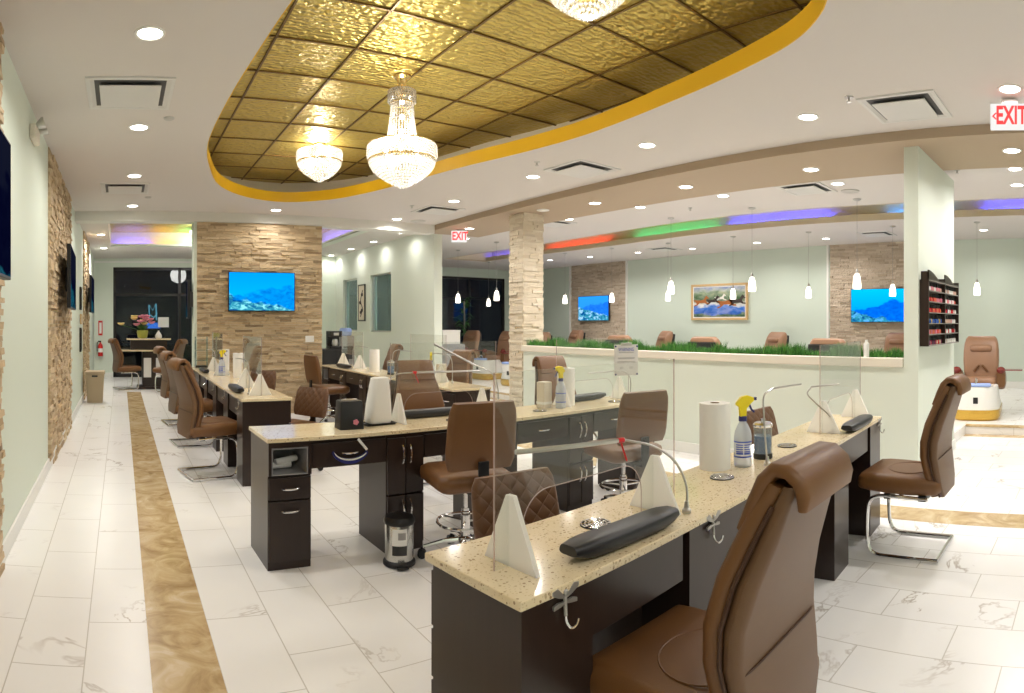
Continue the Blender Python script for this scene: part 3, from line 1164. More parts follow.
# pendants
PD = [(857, 199, 'larger one in front of the right stone panel'), (892.6, 226, 'one in front of the right wall television'),
      (977, 222, 'one right of the polish rack above the lone pedicure chair'), (671, 218, 'nearer of two overlapping ones left of the horse picture'),
      (668, 243, 'farther of two overlapping ones left of the horse picture'), (733, 236.4, 'one hanging in front of the horse picture'),
      (752, 208, 'one at the right edge of the horse picture'), (808.5, 232, 'one on the sage wall left of the right stone panel'),
      (447 + 11, 250, 'leftmost one in front of the dark windows'), (488.6, 262, 'lower middle one in front of the dark windows'),
      (496.6, 242, 'one nearest the stone pillar before the dark windows'), (565, 253, 'one between stone pillar and far stone panel'),
      (611.8, 248, 'one beside the far wall television')]
for i, (px, py, lb) in enumerate(PD):
    x, y = at(px, py, ZC)
    t = thing('pendant_light', 'white glass pendant light, ' + lb, 'pendant light', (x, y, ZC), 0, 'white glass pendants over the pedicure area')
    MB().lathe([(.055, 0), (.055, -.012), (.03, -.025), (.006, -.03)], 16).build('canopy', 'dull_chrome', t)
    MB().cyl((0, 0), .0022, -1.0, -.02, 6).build('cord', 'grey_plastic', t)
    MB().lathe([(.010, -.94), (.018, -.97), (.022, -1.005)], 12).build('socket', 'dull_chrome', t)
    MB().lathe([(.024, -1.0), (.040, -1.03), (.052, -1.09), (.058, -1.16), (.055, -1.205), (.048, -1.21)], 18).build('shade', 'shade_glow', t)
    if i in (0, 3, 6, 10):
        l = bpy.data.lights.new('lamp', 'POINT')
        l.energy = 6
        l.color = WARM
        l.shadow_soft_size = .07
        lo = bpy.data.objects.new('lamp', l)
        col.objects.link(lo)
        lo.parent = t
        lo.location = (0, 0, -1.27)

# ------------------------------------------------------------------ chairs
def arc(cx, cz, r, a0, a1, n=8):
    return [(cx + r * math.cos(R(a0 + (a1 - a0) * i / n)), cz + r * math.sin(R(a0 + (a1 - a0) * i / n))) for i in range(n + 1)]


def ellipse_ring(rx, rz, c, n=28, squash=0.):
    return [(c[0] + rx * math.cos(2 * PI * i / n), c[1], c[2] + rz * math.sin(2 * PI * i / n)) for i in range(n)]


def back_ring(z, y, w, d, tilt=0., rad=.035, k=4):
    """one cross-section of a backrest, tipped about x by tilt (radians), front is +y"""
    ring = rr(0, 0, 0, w, d, rad, k)
    return [(px_, y + py_ * math.cos(tilt), z + py_ * math.sin(tilt)) for px_, py_, _ in ring]


def make_customer_chair(label):
    """high-backed chair on a chromed cantilever loop; faces +y, origin on the floor under the seat"""
    t = thing('customer_chair', label, 'chair', (0, 0, 0), 0, 'high backed brown customer chairs')
    # seat: long upholstered slab, slightly waved
    m = MB()
    S = [(-.235, .405, .40, .07), (-.20, .385, .45, .10), (-.05, .38, .475, .115), (.10, .385, .485, .115), (.20, .392, .485, .108), (.255, .40, .475, .095), (.272, .412, .45, .06)]
    rings = []
    for y, z0, w, h_ in S:
        ring = rr(0, 0, 0, w, h_, min(.045, h_ * .45), 4)
        rings.append([(a, y, z0 + h_ / 2 + b_) for a, b_, _ in ring])
    m.loft(rings)
    m.build('seat', 'leather', t, 60)
    ms = MB()
    ms.tube([(.15 * math.cos(2 * PI * i / 32), .0 + .13 * math.sin(2 * PI * i / 32) * 1.05, .499) for i in range(32)], .0028, 5, True)
    ms.build('stitching', 'leather', t)
    # front cushion and rear shell of the back, following an S line
    line = [(.375, -.195, .35), (.43, -.183, .39), (.52, -.158, .435), (.62, -.140, .46), (.70, -.140, .455), (.80, -.162, .41), (.90, -.202, .355), (.98, -.238, .32), (1.03, -.262, .305)]
    rear = [-.240, -.242, -.230, -.216, -.220, -.245, -.280, -.306, -.322]
    fr, sh = [], []
    for i, (z, y, w) in enumerate(line):
        a, b_ = line[max(i - 1, 0)], line[min(i + 1, len(line) - 1)]
        tl = -math.atan2(b_[1] - a[1], b_[0] - a[0])
        fr.append(back_ring(z, y, w, .056, tl, .026))
        y1 = y - .024
        sh.append(back_ring(z - .004, (y1 + rear[i]) / 2, w * (.985 if i else .9), max(.035, y1 - rear[i]), 0, .017 if i > 6 else .03))
    MB().loft(fr).build('backrest', 'leather', t, 60)
    MB().loft(sh).build('back_shell', 'leather_back', t, 60)
    for s_ in (-1, 1):
        MB().tube([(s_ * (w / 2 - .003), y - .028, z) for z, y, w in line[:-1]], .006, 6).build('piping', 'piping', t)
    MB().tube([(x_ * .218, -.2205 + .018 * abs(x_) ** 12, .60) for x_ in [k / 10 - 1 for k in range(21)]], .0035, 5).build('seam', 'piping', t)
    # cushion folded over the top and down the back
    hp = MB()
    path = [(-.182, .915), (-.215, .985), (-.238, 1.035), (-.265, 1.062), (-.300, 1.060), (-.328, 1.038), (-.339, 1.005), (-.338, .975)]
    rings = []
    for i, (y, z) in enumerate(path):
        a, b_ = path[max(i - 1, 0)], path[min(i + 1, len(path) - 1)]
        dy, dz = b_[0] - a[0], b_[1] - a[1]
        L = math.hypot(dy, dz)
        ny, nz = dz / L, -dy / L
        w = .325 - .015 * i / 7
        th = .036 if 0 < i < 7 else .022
        ring = rr(0, 0, 0, w, th, th * .45, 3)
        rings.append([(p[0], y + ny * p[1], z + nz * p[1]) for p in ring])
    hp.loft(rings)
    hp.build('headrest_cushion', 'leather', t, 60)
    oval = MB()
    oval.tube([(.13 * math.cos(2 * PI * i / 32), -.112 - abs(math.sin(2 * PI * i / 32)) * .002, .58 + .085 * math.sin(2 * PI * i / 32)) for i in range(17)], .0028, 5)
    oval.build('stitching', 'piping', t)
    # chromed loop
    f = MB()
    for s_ in (-1, 1):
        x = s_ * .205
        f.tube(bez([(x, -.16, .365), (x, .05, .368), (x, .15, .362), (x, .205, .32), (x * 1.03, .215, .20), (x * 1.06, .205, .07), (x * 1.06, .16, .02), (x * 1.06, .05, .014), (x * 1.06, -.22, .014)], 5), .0125, 8)
    f.tube([(-.217, -.215, .014), (.217, -.215, .014)], .0125, 8)
    f.tube([(-.205, .02, .365), (.205, .02, .365)], .011, 8)
    f.build('cantilever_frame', 'chrome', t)
    b = MB()
    b.box(-.215, .215, -.15, -.10, .352, .385)
    b.box(-.215, .215, .07, .11, .352, .385)
    b.build('bracket', 'black_plastic', t, smooth=0, bev=.004)
    return t


def make_tech_chair(label, tufted, zs=.50, bh=.38, name='technician_chair'):
    t = thing(name, label, 'chair', (0, 0, 0), 0, 'low backed brown technician chairs')
    m = MB()
    cushion(m, 0, 0.01, zs - .10, zs, .46, .46, .07, .03)
    m.build('seat', 'leather', t, 60)
    m = MB()
    rings = []
    z0 = zs + .04
    for i in range(9):
        f = i / 8
        z = z0 + bh * f
        e = 1 - .10 * abs(2 * f - 1) ** 6
        w = .43 * e * (1 - .06 * f)
        th = .065 * (1 - .35 * abs(2 * f - 1) ** 4)
        rings.append(back_ring(z, -.215 - .06 * f, w, th, .12, .03))
    m.loft(rings)
    m.build('backrest', 'leather_tuft' if tufted else 'leather', t, 60)
    b = MB()
    b.box(-.032, .032, -.278, -.262, zs - .13, zs + .09)
    b.box(-.035, .035, -.27, .05, zs - .13, zs - .10)
    b.build('bracket', 'black_plastic', t, smooth=0, bev=.004)
    c = MB()
    c.lathe([(.028, .10), (.028, zs - .26), (.022, zs - .255), (.022, zs - .24)], 18)
    c.lathe([(.014, zs - .26), (.014, zs - .10)], 14)
    c.build('gas_column', 'chrome', t)
    s_ = MB()
    s_.lathe([(.045, .085), (.05, .10), (.045, .13), (.03, .14)], 18)
    for k in range(5):
        a = 2 * PI * k / 5 + .3
        s_.tube([(0, 0, .115), (.12 * math.cos(a), .12 * math.sin(a), .105), (.25 * math.cos(a), .25 * math.sin(a), .07)], lambda f: .019 - .007 * f, 8)
    s_.build('star_base', 'chrome', t)
    for k in range(5):
        a = 2 * PI * k / 5 + .3
        w = MB()
        x, y = .26 * math.cos(a), .26 * math.sin(a)
        for o_ in (-.012, .012):
            w.M = Matrix.Translation((x - math.sin(a) * o_, y + math.cos(a) * o_, .028)) @ Matrix.Rotation(a, 4, 'Z') @ Matrix.Rotation(PI / 2, 4, 'X')
            w.cyl((0, 0), .027, -.008, .008, 16)
        w.M = Matrix.Identity(4)
        w.cyl((x, y), .007, .028, .07, 8)
        w.build('caster', 'black_plastic', t)
    fr = MB()
    fr.tube([(.17 * math.cos(2 * PI * j / 28), .17 * math.sin(2 * PI * j / 28), .22) for j in range(28)], .009, 6, True)
    for k in range(3):
        a = 2 * PI * k / 3
        fr.tube([(.02 * math.cos(a), .02 * math.sin(a), .22), (.17 * math.cos(a), .17 * math.sin(a), .22)], .007, 6)
    fr.build('foot_ring', 'chrome', t)
    return t


cc = make_customer_chair('large brown high-backed chair nearest the camera, seen from behind')
cc.location = (1.37, .978, 0)
cc.rotation_euler = (0, 0, R(3))
for (x, y, rz, lb) in [
    (3.70, 1.13, R(1), 'brown high-backed cantilever chair seen from the side at the right end of the near desk'),
    (2.42, 4.52, R(174), 'brown high-backed chair facing the camera behind the second desk row, beside the black box'),
    (3.86, 4.42, R(176), 'brown high-backed chair half hidden behind paper towels and yellow spray bottle'),
    (.80, 5.68, R(-78), 'brown cantilever chair on the left aisle, nearest of the three in a line'),
    (.82, 7.15, R(-82), 'brown chair on the left aisle, middle of the three in a line'),
    (.82, 8.62, R(-82), 'brown chair on the left aisle, farthest of the three in a line'),
    (.1, 13.1, R(-72), 'brown chair in profile at the left of the far entrance desk'),
    (.98, 12.55, R(62), 'brown chair at the right of the far entrance desk, back turned'),
    (3.84, 8.7, R(80), 'brown high-backed chair against the white wall below its inside windows'),
    (3.68, 6.35, R(100), 'brown high-backed chair before the white boxes and gold pedicure tubs'),
]:
    dup(cc, (x, y, 0), rz, lb)
tc = make_tech_chair('brown low-backed office chair on chrome casters at the second desk row, behind the pedal bin', False, .54, .38)
tc.location = (1.95, 3.14, 0)
tc.rotation_euler = (0, 0, R(-10))
dup(tc, (3.30, 3.14, 0), R(-12), 'taupe-looking low-backed office chair at the right end of the second desk row').scale = (1, 1, .96)
dup(tc, (2.80, 8.05, 0), R(-82), 'brown low-backed office chair in front of the stone wall by the third desk row')
t2 = make_tech_chair('low brown chair with diamond-tufted back just behind the near desk end', True, .46, .27)
t2.location = (1.56, 2.08, 0)
t2.rotation_euler = (0, 0, R(178))
t2.location = (1.53, 1.83, 0)
dup(t2, (3.88, 2.08, 0), R(180), 'tufted brown chair behind the spray bottle and blue jar of the near desk').location.z = 0
dup(t2, (1.60, 5.62, 0), R(118), 'tufted brown chair at the near end of the left desk row, facing away')
dup(t2, (1.68, 7.85, 0), R(132), 'brown chair behind the clear shield of the left desk row by the stone wall')


# ------------------------------------------------------------------ manicure desks
DT = .75


def handle(mb, x, y, z, l, vert=False, s=-1):
    n = 8
    pts = []
    for i in range(n + 1):
        f = i / n
        d = y + s * (.006 + .022 * math.sin(PI * f) ** .6)
        o_ = (f - .5) * l
        pts.append((x, d, z + o_) if vert else (x + o_, d, z))
    mb.tube(pts, .0055, 6)


def make_desk(label, loc, rz, n, dark_knees=False):
    """row of joined manicure tables; local y=0 is the technician's side with drawers, y=.44 the customer's side"""
    t = thing('manicure_desk', label, 'desk', loc, rz, 'dark manicure desks with speckled stone tops')
    L = .735 * (n - 1) + .255
    m = MB()
    m.box(-.012, L + .012, -.012, .442, .726, DT)
    m.build('countertop', 'counter', t, smooth=0, bev=.004)
    m = MB()
    for i in range(n):
        x0 = i * .735
        w = .255
        if i in (0, n - 1):
            if i == 0:                                        # open cubby on top, two drawers below
                b = MB()
                b.box(x0, x0 + w, 0.018, .43, 0, .535)
                b.box(x0, x0 + w, .30, .43, .535, .725)
                b.box(x0, x0 + .018, .0, .30, .535, .725)
                b.box(x0 + w - .018, x0 + w, .0, .30, .535, .725)
                b.box(x0 + .018, x0 + w - .018, .0, .30, .695, .725)
                p = b.build('pedestal', 'dark_wood', t, smooth=0)
                cbx = MB()
                for q in ((x0 + .02, x0 + w - .02, .004, .29, .537, .543), (x0 + .02, x0 + .026, .004, .29, .543, .69), (x0 + w - .026, x0 + w - .02, .004, .29, .543, .69), (x0 + .02, x0 + w - .02, .285, .295, .543, .69), (x0 + .02, x0 + w - .02, .004, .29, .685, .691)):
                    cbx.box(*q)
                cbx.build('cubby', 'cabinet_grey', p, smooth=0)
                zs = ((.40, .525), (.05, .39))
            else:
                b = MB()
                b.box(x0, x0 + w, 0.018, .43, 0, .725)
                p = b.build('pedestal', 'dark_wood', t, smooth=0)
                zs = ((.545, .70), (.40, .535), (.05, .39))
            for z0, z1 in zs:
                d_ = MB().box(x0 + .004, x0 + w - .004, 0, .0175, z0, z1).build('drawer', 'dark_wood', p, smooth=0, bev=.002)
                hb = MB()
                handle(hb, x0 + w / 2, 0, z1 - .055 if z1 - z0 > .2 else (z0 + z1) / 2, .10)
                hb.build('handle', 'chrome', p)
        else:
            b = MB()
            b.box(x0, x0 + w, 0.018, .43, 0, .725)
            p = b.build('pedestal', 'dark_wood', t, smooth=0)
            for z0, z1, zh in ((.36, .70, .60), (.05, .35, .27)):
                for k in (0, 1):
                    xa = x0 + .004 + k * (w / 2)
                    MB().box(xa, xa + w / 2 - .008, 0, .0175, z0, z1).build('door', 'dark_wood', p, smooth=0, bev=.002)
                    hb = MB()
                    handle(hb, x0 + w / 2 + (-.026 if k == 0 else .026), 0, zh, .11, True)
                    hb.build('handle', 'chrome', p)
        if i < n - 1:
            xa, xb = x0 + w + .002, (i + 1) * .735 - .002
            a = MB()
            a.box(xa, xb, .02, .40, .56, .725)
            ap = a.build('apron', 'dark_wood', t, smooth=0)
            MB().box(xa + .004, xb - .004, 0.004, .0195, .565, .705).build('drawer', 'dark_wood', ap, smooth=0, bev=.002)
            hb = MB()
            handle(hb, (xa + xb) / 2, .004, .64, .10)
            hb.build('handle', 'chrome', ap)
            if dark_knees:
                MB().box(xa, xb, .20, .216, 0, .56).build('added_dark_panel', 'dark_wood', t, smooth=0)  # added panel darkens the open knee space and hides the bright floor
            MB().box(xa + .02, xb, .405, .418, .565, .72).build('modesty_panel', 'dark_wood', t, smooth=0, bev=.002)
    return t


dA = make_desk('nearest dark manicure desk with speckled cream top running to the right', (4.02, 1.846, 0), PI + .095, 5, True)
dA.scale = (1, .89, 1)
dB = make_desk('dark manicure desk row across the middle of the room with pedal bin in front', (.82, 3.38, 0), .022, 5)
dC = make_desk('dark manicure desk row along the left aisle in front of the stone wall', (1.462, 5.20, 0), PI / 2, 6)
dD = make_desk('dark manicure desk row in the middle distance below the white wall', (3.09, 9.15, 0), -PI / 2 + .004, 6)


def on(d, x, y, z=DT):
    """world point from a desk's own x, y"""
    c, s_ = math.cos(d.rotation_euler.z), math.sin(d.rotation_euler.z)
    y *= d.scale.y
    return (d.location.x + c * x - s_ * y, d.location.y + s_ * x + c * y, z)


# ------------------------------------------------------------------ things on the desks
def make_shield(label, w=.84, fa=-.36, fb=.30, h=.52):
    """clear upright guard with an arched hand opening, held by two white triangular feet"""
    t = thing('sneeze_guard', label, 'sneeze guard', (0, 0, 0), 0, 'clear guards on white triangular feet')
    a, b_ = -w / 2 + .10, w / 2 - .20
    pol = [(-w / 2, .002), (a, .002)]
    r_, top = .10, .185
    for cx, a0, a1 in ((a + r_, 180, 90), (b_ - r_, 90, 0)):
        for k in range(9):
            q = R(a0 + (a1 - a0) * k / 8)
            pol.append((cx + r_ * math.cos(q), top - r_ + r_ * math.sin(q)))
    pol += [(b_, .002), (w / 2, .002), (w / 2, h), (-w / 2, h)]
    MB().xz(pol, -.002, .002).build('sheet', 'acrylic', t, smooth=0)
    MB().tube([(x, 0, z) for x, z in pol[1:-3]], .0017, 5).build('cut_edge', 'acrylic_edge', t)
    for x_ in (-w / 2, w / 2):
        MB().box(x_ - .001, x_ + .001, -.0026, .0026, .002, h).build('side_edge', 'acrylic_edge', t, smooth=0)
    for x in (fa, fb):
        f = MB()
        f.M = Matrix.Translation((x, 0, 0)) @ Matrix.Rotation(PI / 2, 4, 'Z')
        f.xz([(-.105, 0), (.105, 0), (.014, .19), (-.014, .19)], -.008, .008)
        f.build('foot', 'frosted', t, smooth=0, bev=.0015)
    return t


s0 = make_shield('clear guard on the near end of the nearest desk, before the black arm rest')
s0.location = (1.335, 1.375, DT)
s0.rotation_euler = (0, 0, .095)


def place(d, x, y, src, label, rz=0., z=DT, group=None):
    c = dup(src, on(d, x, y, z), d.rotation_euler.z + rz, label, group)
    return c


place(dA, .36, .25, s0, 'clear guard at the far right end of the nearest desk', PI)
place(dB, 1.30, .25, s0, 'clear guard on the second desk row before the brown chair facing us')
sB2 = place(dB, 2.72, .25, s0, 'clear guard holding the white notice at the right of the second desk row')
place(dC, .60, .22, s0, 'clear guard on the near end of the left desk row')
place(dC, 2.75, .22, s0, 'clear guard on the far half of the left desk row')
place(dD, .62, .24, s0, 'clear guard at the far end of the third desk row by the stone wall')
place(dD, 2.95, .24, s0, 'clear guard at the near end of the third desk row')


def lamp(label, pts, hr=.0075, tape=None):
    p0 = Vector(pts[0])
    P = [Vector(p) - p0 for p in pts]
    t = thing('desk_lamp', label, 'desk lamp', p0, 0, 'thin chrome gooseneck desk lamps')
    MB().lathe([(.016, 0), (.016, .012), (.010, .018), (.007, .04)], 14).build('base', 'dull_chrome', t)
    path = bez(P[:-1], 7)
    MB().tube(path, .0042, 8).build('gooseneck', 'dull_chrome', t)
    MB().tube([P[-2], P[-1]], hr, 10).build('light_bar', 'dull_chrome', t)
    if tape is not None:
        c = P[-2].lerp(P[-1], tape)
        m = MB()
        m.tube([c - (P[-1] - P[-2]).normalized() * .012, c + (P[-1] - P[-2]).normalized() * .012], hr + .0012, 10)
        m.tube([c, c + Vector((.012, 0, -.03)), c + Vector((.03, 0, -.07))], .003, 6)
        m.build('red_tag', 'red_plastic', t)
    return t


lamp('chrome gooseneck lamp with a red tag leaning over the near end of the nearest desk', [(1.68, 1.30, DT), (1.685, 1.305, .84), (1.64, 1.32, .93), (1.56, 1.345, .99), (1.455, 1.38, 1.022), (1.05, 1.42, 1.032)], tape=.04)
lamp('chrome gooseneck lamp standing before the blue jar on the nearest desk', [(2.45, 1.43, DT), (2.435, 1.44, .98), (2.455, 1.45, 1.065), (2.54, 1.45, 1.092), (2.86, 1.467, 1.083)], .005)
lamp('S-shaped chrome lamp near the right end of the nearest desk', [(3.34, 1.50, DT), (3.33, 1.51, .84), (3.20, 1.54, .935), (3.12, 1.56, 1.0), (3.17, 1.56, 1.036), (3.42, 1.5, 1.032)], .005)
lamp('chrome lamp with red tag reaching across the brown chair of the second desk row', [(1.66, 3.64, DT), (1.67, 3.65, .98), (1.73, 3.65, 1.06), (1.85, 3.63, 1.075), (2.35, 3.6, 1.07)], tape=.02)
lamp('chrome lamp slanting up to the left in front of the dark windows, second desk row', [(2.50, 3.60, DT), (2.505, 3.60, .93), (2.45, 3.60, 1.05), (2.32, 3.62, 1.11), (2.02, 3.66, 1.26)])
lamp('chrome lamp beside the white notice at the right of the second desk row', [(3.86, 3.60, DT), (3.87, 3.60, .92), (3.80, 3.61, .99), (3.7, 3.61, 1.0), (3.38, 3.60, 1.0)], .006)
for d, x, dx, lb in ((dC, .35, .5, 'at the near end of the left desk row'), (dC, 2.4, .5, 'at the far half of the left desk row'), (dD, .5, .5, 'at the far end of the third desk row'), (dD, 1.9, .5, 'in the middle of the third desk row'), (dD, 2.9, .5, 'at the near end of the third desk row'), (dD, 3.4, -.5, 'arching over the near white guard foot of the third desk row')):
    A = [on(d, x, .30), on(d, x, .30, .95), on(d, x + dx * .08, .30, 1.03), on(d, x + dx * .3, .31, 1.06), on(d, x + dx, .33, 1.05)]
    lamp('small chrome gooseneck lamp ' + lb, A, .005)


def drain(label, loc):
    t = thing('suction_vent', label, 'vent cover', loc, 0, 'round chrome suction vents set in the desk tops')
    MB().lathe([(.052, .0), (.052, .003), (.046, .0045), (.044, .002), (.001, .002)], 28).build('plate', 'slot_dark', t)
    m = MB()
    for rad in (.048, .036, .024, .010):
        m.tube([(rad * math.cos(2 * PI * j / 28), rad * math.sin(2 * PI * j / 28), .0045) for j in range(28)], .0025, 6, True)
    for k in range(10):
        a = 2 * PI * k / 10
        m.tube([(.01 * math.cos(a), .01 * math.sin(a), .0045), (.024 * math.cos(a + .3), .024 * math.sin(a + .3), .0045), (.048 * math.cos(a + .7), .048 * math.sin(a + .7), .0045)], .0022, 5)
    m.build('grille', 'chrome', t)
    return t


d0 = drain('round chrome vent cover beside the black arm rest of the nearest desk', (1.385, 1.44, DT))
d1 = drain('round vent cover in front of the paper towel roll on the nearest desk', (2.15, 1.475, DT))
dup(d0, (2.88, 1.56, DT), 0, 'round vent cover right of the blue jar on the nearest desk')
dup(d0, (3.52, 1.62, DT), 0, 'round vent cover near the S-shaped lamp on the nearest desk')
for d, x, lb in ((dB, 1.30, 'behind the low-backed chair on the second desk row'), (dB, 2.05, 'left of the cream napkin pack on the second desk row'), (dB, 2.85, 'by the short black arm rest on the second desk row')):
    place(d, x, .15, d0, 'small round vent cover ' + lb)


def pad(label, loc, rz, l=.47, w=.095):
    m = MB()
    rings = []
    n = 12
    for i in range(n + 1):
        f = i / n
        x = -l / 2 + l * f
        e = (1 - abs(2 * f - 1) ** 5) ** .5 if 0 < f < 1 else .3
        e = max(e, .35)
        z = .012 * (2 * f - 1) ** 2
        ring = rr(0, 0, 0, w * (.55 + .45 * e), .052 * (.5 + .5 * e), .02, 3)
        rings.append([(x, a, .028 + b_ + z * .3 if b_ > 0 else max(.0, .028 + b_ * e)) for a, b_, _ in ring])
    m.loft(rings)
    t = m.build('arm_rest', 'black_vinyl', None, 60, loc=loc, rz=rz)
    return tag(t, label, 'arm rest', 'black padded arm rests on the desks')


p0 = pad('long black padded arm rest on the near end of the nearest desk', (1.34, 1.27, DT), .05)
dup(p0, (3.58, 1.44, DT), .095, 'black arm rest at the far right end of the nearest desk')
place(dB, 1.24, .375, p0, 'black arm rest in front of the brown chair facing the camera')
place(dB, 2.72, .375, p0, 'black arm rest right of the white towels on the second desk row')
place(dC, .62, .37, p0, 'black arm rest at the near end of the left desk row')
place(dC, 2.9, .37, p0, 'black arm rest at the far half of the left desk row')
place(dD, .75, .06, p0, 'black arm rest at the far end of the third desk row')


def towel_roll(label, loc, r_=.069, h=.292):
    t = thing('paper_towel_roll', label, 'paper towel roll', loc, 0, 'white paper towel rolls')
    MB().lathe([(.022, .002), (r_, .0), (r_ * 1.01, .004), (r_ * 1.01, h - .004), (r_, h), (.022, h), (.020, h - .01), (.020, .01)], 32, cap=False).build('paper', 'paper', t)
    MB().lathe([(.020, .002), (.020, h + .002), (.018, h + .002), (.018, .002)], 20, cap=False).build('core', 'wicker', t)
    return t


r0 = towel_roll('tall white paper towel roll beside the spray bottle on the nearest desk', (2.275, 1.60, DT))
dup(r0, (3.24, 3.71, DT), 0, 'white paper towel roll behind the yellow-topped bottle on the second desk row')
dup(r0, (1.395, 7.25, DT), 0, 'white paper towel roll on the left desk row before the stone wall')
dup(r0, (3.30, 7.62, DT), 0, 'cream paper towel roll on the third desk row below the picture')
dup(r0, (1.395, 8.3, DT), 0, 'white paper towel roll farther back on the left desk row')


def spray(label, loc, rz=0):
    t = thing('spray_bottle', label, 'spray bottle', loc, rz, 'clear spray bottles with yellow triggers')
    MB().lathe([(.036, 0), (.0405, .006), (.0405, .135), (.037, .16), (.024, .188), (.016, .20), (.016, .215)], 22).build('body', 'bottle_clear', t)
    lb = MB()
    lb.lathe([(.0411, .045), (.0411, .052)], 22, cap=False)
    lb.lathe([(.0411, .112), (.0411, .118)], 22, cap=False)
    for z in (.060, .070, .080, .090, .100):
        for a0, a1 in ((200, 250), (256, 300)):
            lb.loft([[(.0413 * math.cos(R(a0 + (a1 - a0) * k / 5)), .0413 * math.sin(R(a0 + (a1 - a0) * k / 5)), zz) for k in range(6)] for zz in (z, z + (.005 if z != .060 else .008))], cap=False)
    lb.build('label_print', 'blue_label', t)
    MB().lathe([(.018, .205), (.019, .208), (.019, .225), (.016, .228)], 18).build('collar', 'navy_plastic', t)
    m = MB()
    m.xz([(-.016, .226), (.014, .226), (.016, .262), (.038, .285), (.052, .296), (.050, .312), (.020, .322), (-.010, .316), (-.032, .290), (-.034, .278), (-.018, .268)], -.013, .013)
    m.build('spray_head', 'yellow_plastic', t, smooth=30, bev=.004)
    m = MB()
    m.tube([(.030, 0, .290), (.034, 0, .272), (.042, 0, .255), (.056, 0, .243)], .005, 6)
    m.cyl((.060, 0), .008, .297, .311, 10)
    m.build('trigger', 'navy_plastic', t)
    return t


b0 = spray('clear spray bottle with yellow trigger and blue label on the nearest desk', (2.375, 1.515, DT), R(-35))
dup(b0, (3.09, 3.60, DT), R(175), 'spray bottle with yellow trigger on the second desk row between white towels')
dup(b0, (1.24, 7.55, DT), R(-20), 'spray bottle with yellow trigger on the left desk row before the stone wall')
dup(b0, (3.36, 6.15, DT), R(60), 'spray bottle with yellow trigger at the near end of the third desk row')


def jar(label, loc):
    t = thing('disinfectant_jar', label, 'jar', loc, 0, 'clear jars of blue liquid')
    MB().lathe([(.030, 0), (.044, .002), (.044, .155), (.042, .155), (.042, .012), (.002, .01)], 26, cap=False).build('glass', 'jar_glass', t)
    MB().lathe([(.0415, .014), (.0415, .108)], 26).build('liquid', 'liquid_blue', t)
    MB().lathe([(.045, 0), (.047, .004), (.047, .022), (.0445, .026)], 26).build('black_foot', 'black_plastic', t)
    MB().lathe([(.046, .150), (.048, .153), (.048, .163), (.040, .172), (.012, .176), (.012, .190), (.002, .192)], 26).build('lid', 'chrome', t)
    MB().tube([(0, 0, .02), (0, 0, .17)], .004, 6).build('rod', 'chrome', t)
    return t


j0 = jar('clear jar of blue disinfectant with chrome lid on the nearest desk', (2.57, 1.525, DT))
dup(j0, (3.30, 7.1, DT), 0, 'small blue jar on the third desk row before the brown chair')


def simple(name, mb, m, label, cat, loc, rz=0, group=None, **k):
    return tag(mb.build(name, m, None, loc=loc, rz=rz, **k), label, cat, group)


nb = thing('napkin_pack', 'cream napkin pack standing left of the yellow-topped bottle, second desk row', 'napkins', (3.0, 3.69, DT), R(8))
MB().box(-.045, .045, -.040, .040, 0, .20).build('napkins', 'napkin', nb, smooth=0, bev=.006)
MB().box(-.046, .046, -.041, .041, .03, .05).build('paper_band', 'paper', nb, smooth=0)
c = dup(nb, (1.40, 6.9, DT), R(80), 'cream napkin pack behind the paper towels on the left desk row')
dup(nb, (3.38, 5.95, DT), R(10), 'napkin pack at the near end of the third desk row')

# black tissue holder, white bag and tray on the second row
bxt = thing('tissue_holder', 'black square tissue holder with a pink flower decal on the second desk row', 'tissue holder', on(dB, .565, .19), R(-3))
m = MB()
m.loft([rr(0, 0, 0, .155, .135, .012, 3), rr(0, 0, .165, .140, .120, .012, 3), rr(0, 0, .172, .13, .11, .012, 3)])
m.build('box', 'black_plastic', bxt)
MB().tube([(-.05, 0, .174), (.05, 0, .174)], .006, 8).build('chrome_trim', 'dull_chrome', bxt)
m = MB()
for k in range(5):
    a = 2 * PI * k / 5
    m.xz([(.022 + .010 * math.cos(a) + .0085 * math.cos(2 * PI * j / 10), .045 + .010 * math.sin(a) + .0085 * math.sin(2 * PI * j / 10)) for j in range(10)], -.0705, -.0655)
m.build('flower_decal', 'pink_petal', bxt, smooth=0)
simple('tray', MB().loft([rr(0, 0, 0, .20, .11, .01, 3), rr(0, 0, .012, .22, .13, .012, 3), rr(0, 0, .012, .205, .115, .01, 3), rr(0, 0, .005, .19, .10, .01, 3)]), 'black_plastic',
       'shallow black tray under the white bag on the second desk row', 'tray', on(dB, .79, .25), R(4))
m = MB()
m.loft([rr(0, 0, 0, .145, .10, .02, 3), rr(0, 0, .02, .160, .11, .02, 3), rr(.004, 0, .12, .150, .11, .03, 3), rr(.010, 0, .24, .125, .09, .03, 3), rr(.012, 0, .285, .115, .075, .03, 3), rr(.012, 0, .29, .09, .05, .02, 3)])
simple('paper_towel_stack', m, 'paper', 'tall white folded towel stack with rounded corners beside the black tissue holder', 'towels', on(dB, .79, .25, DT + .012), R(4))
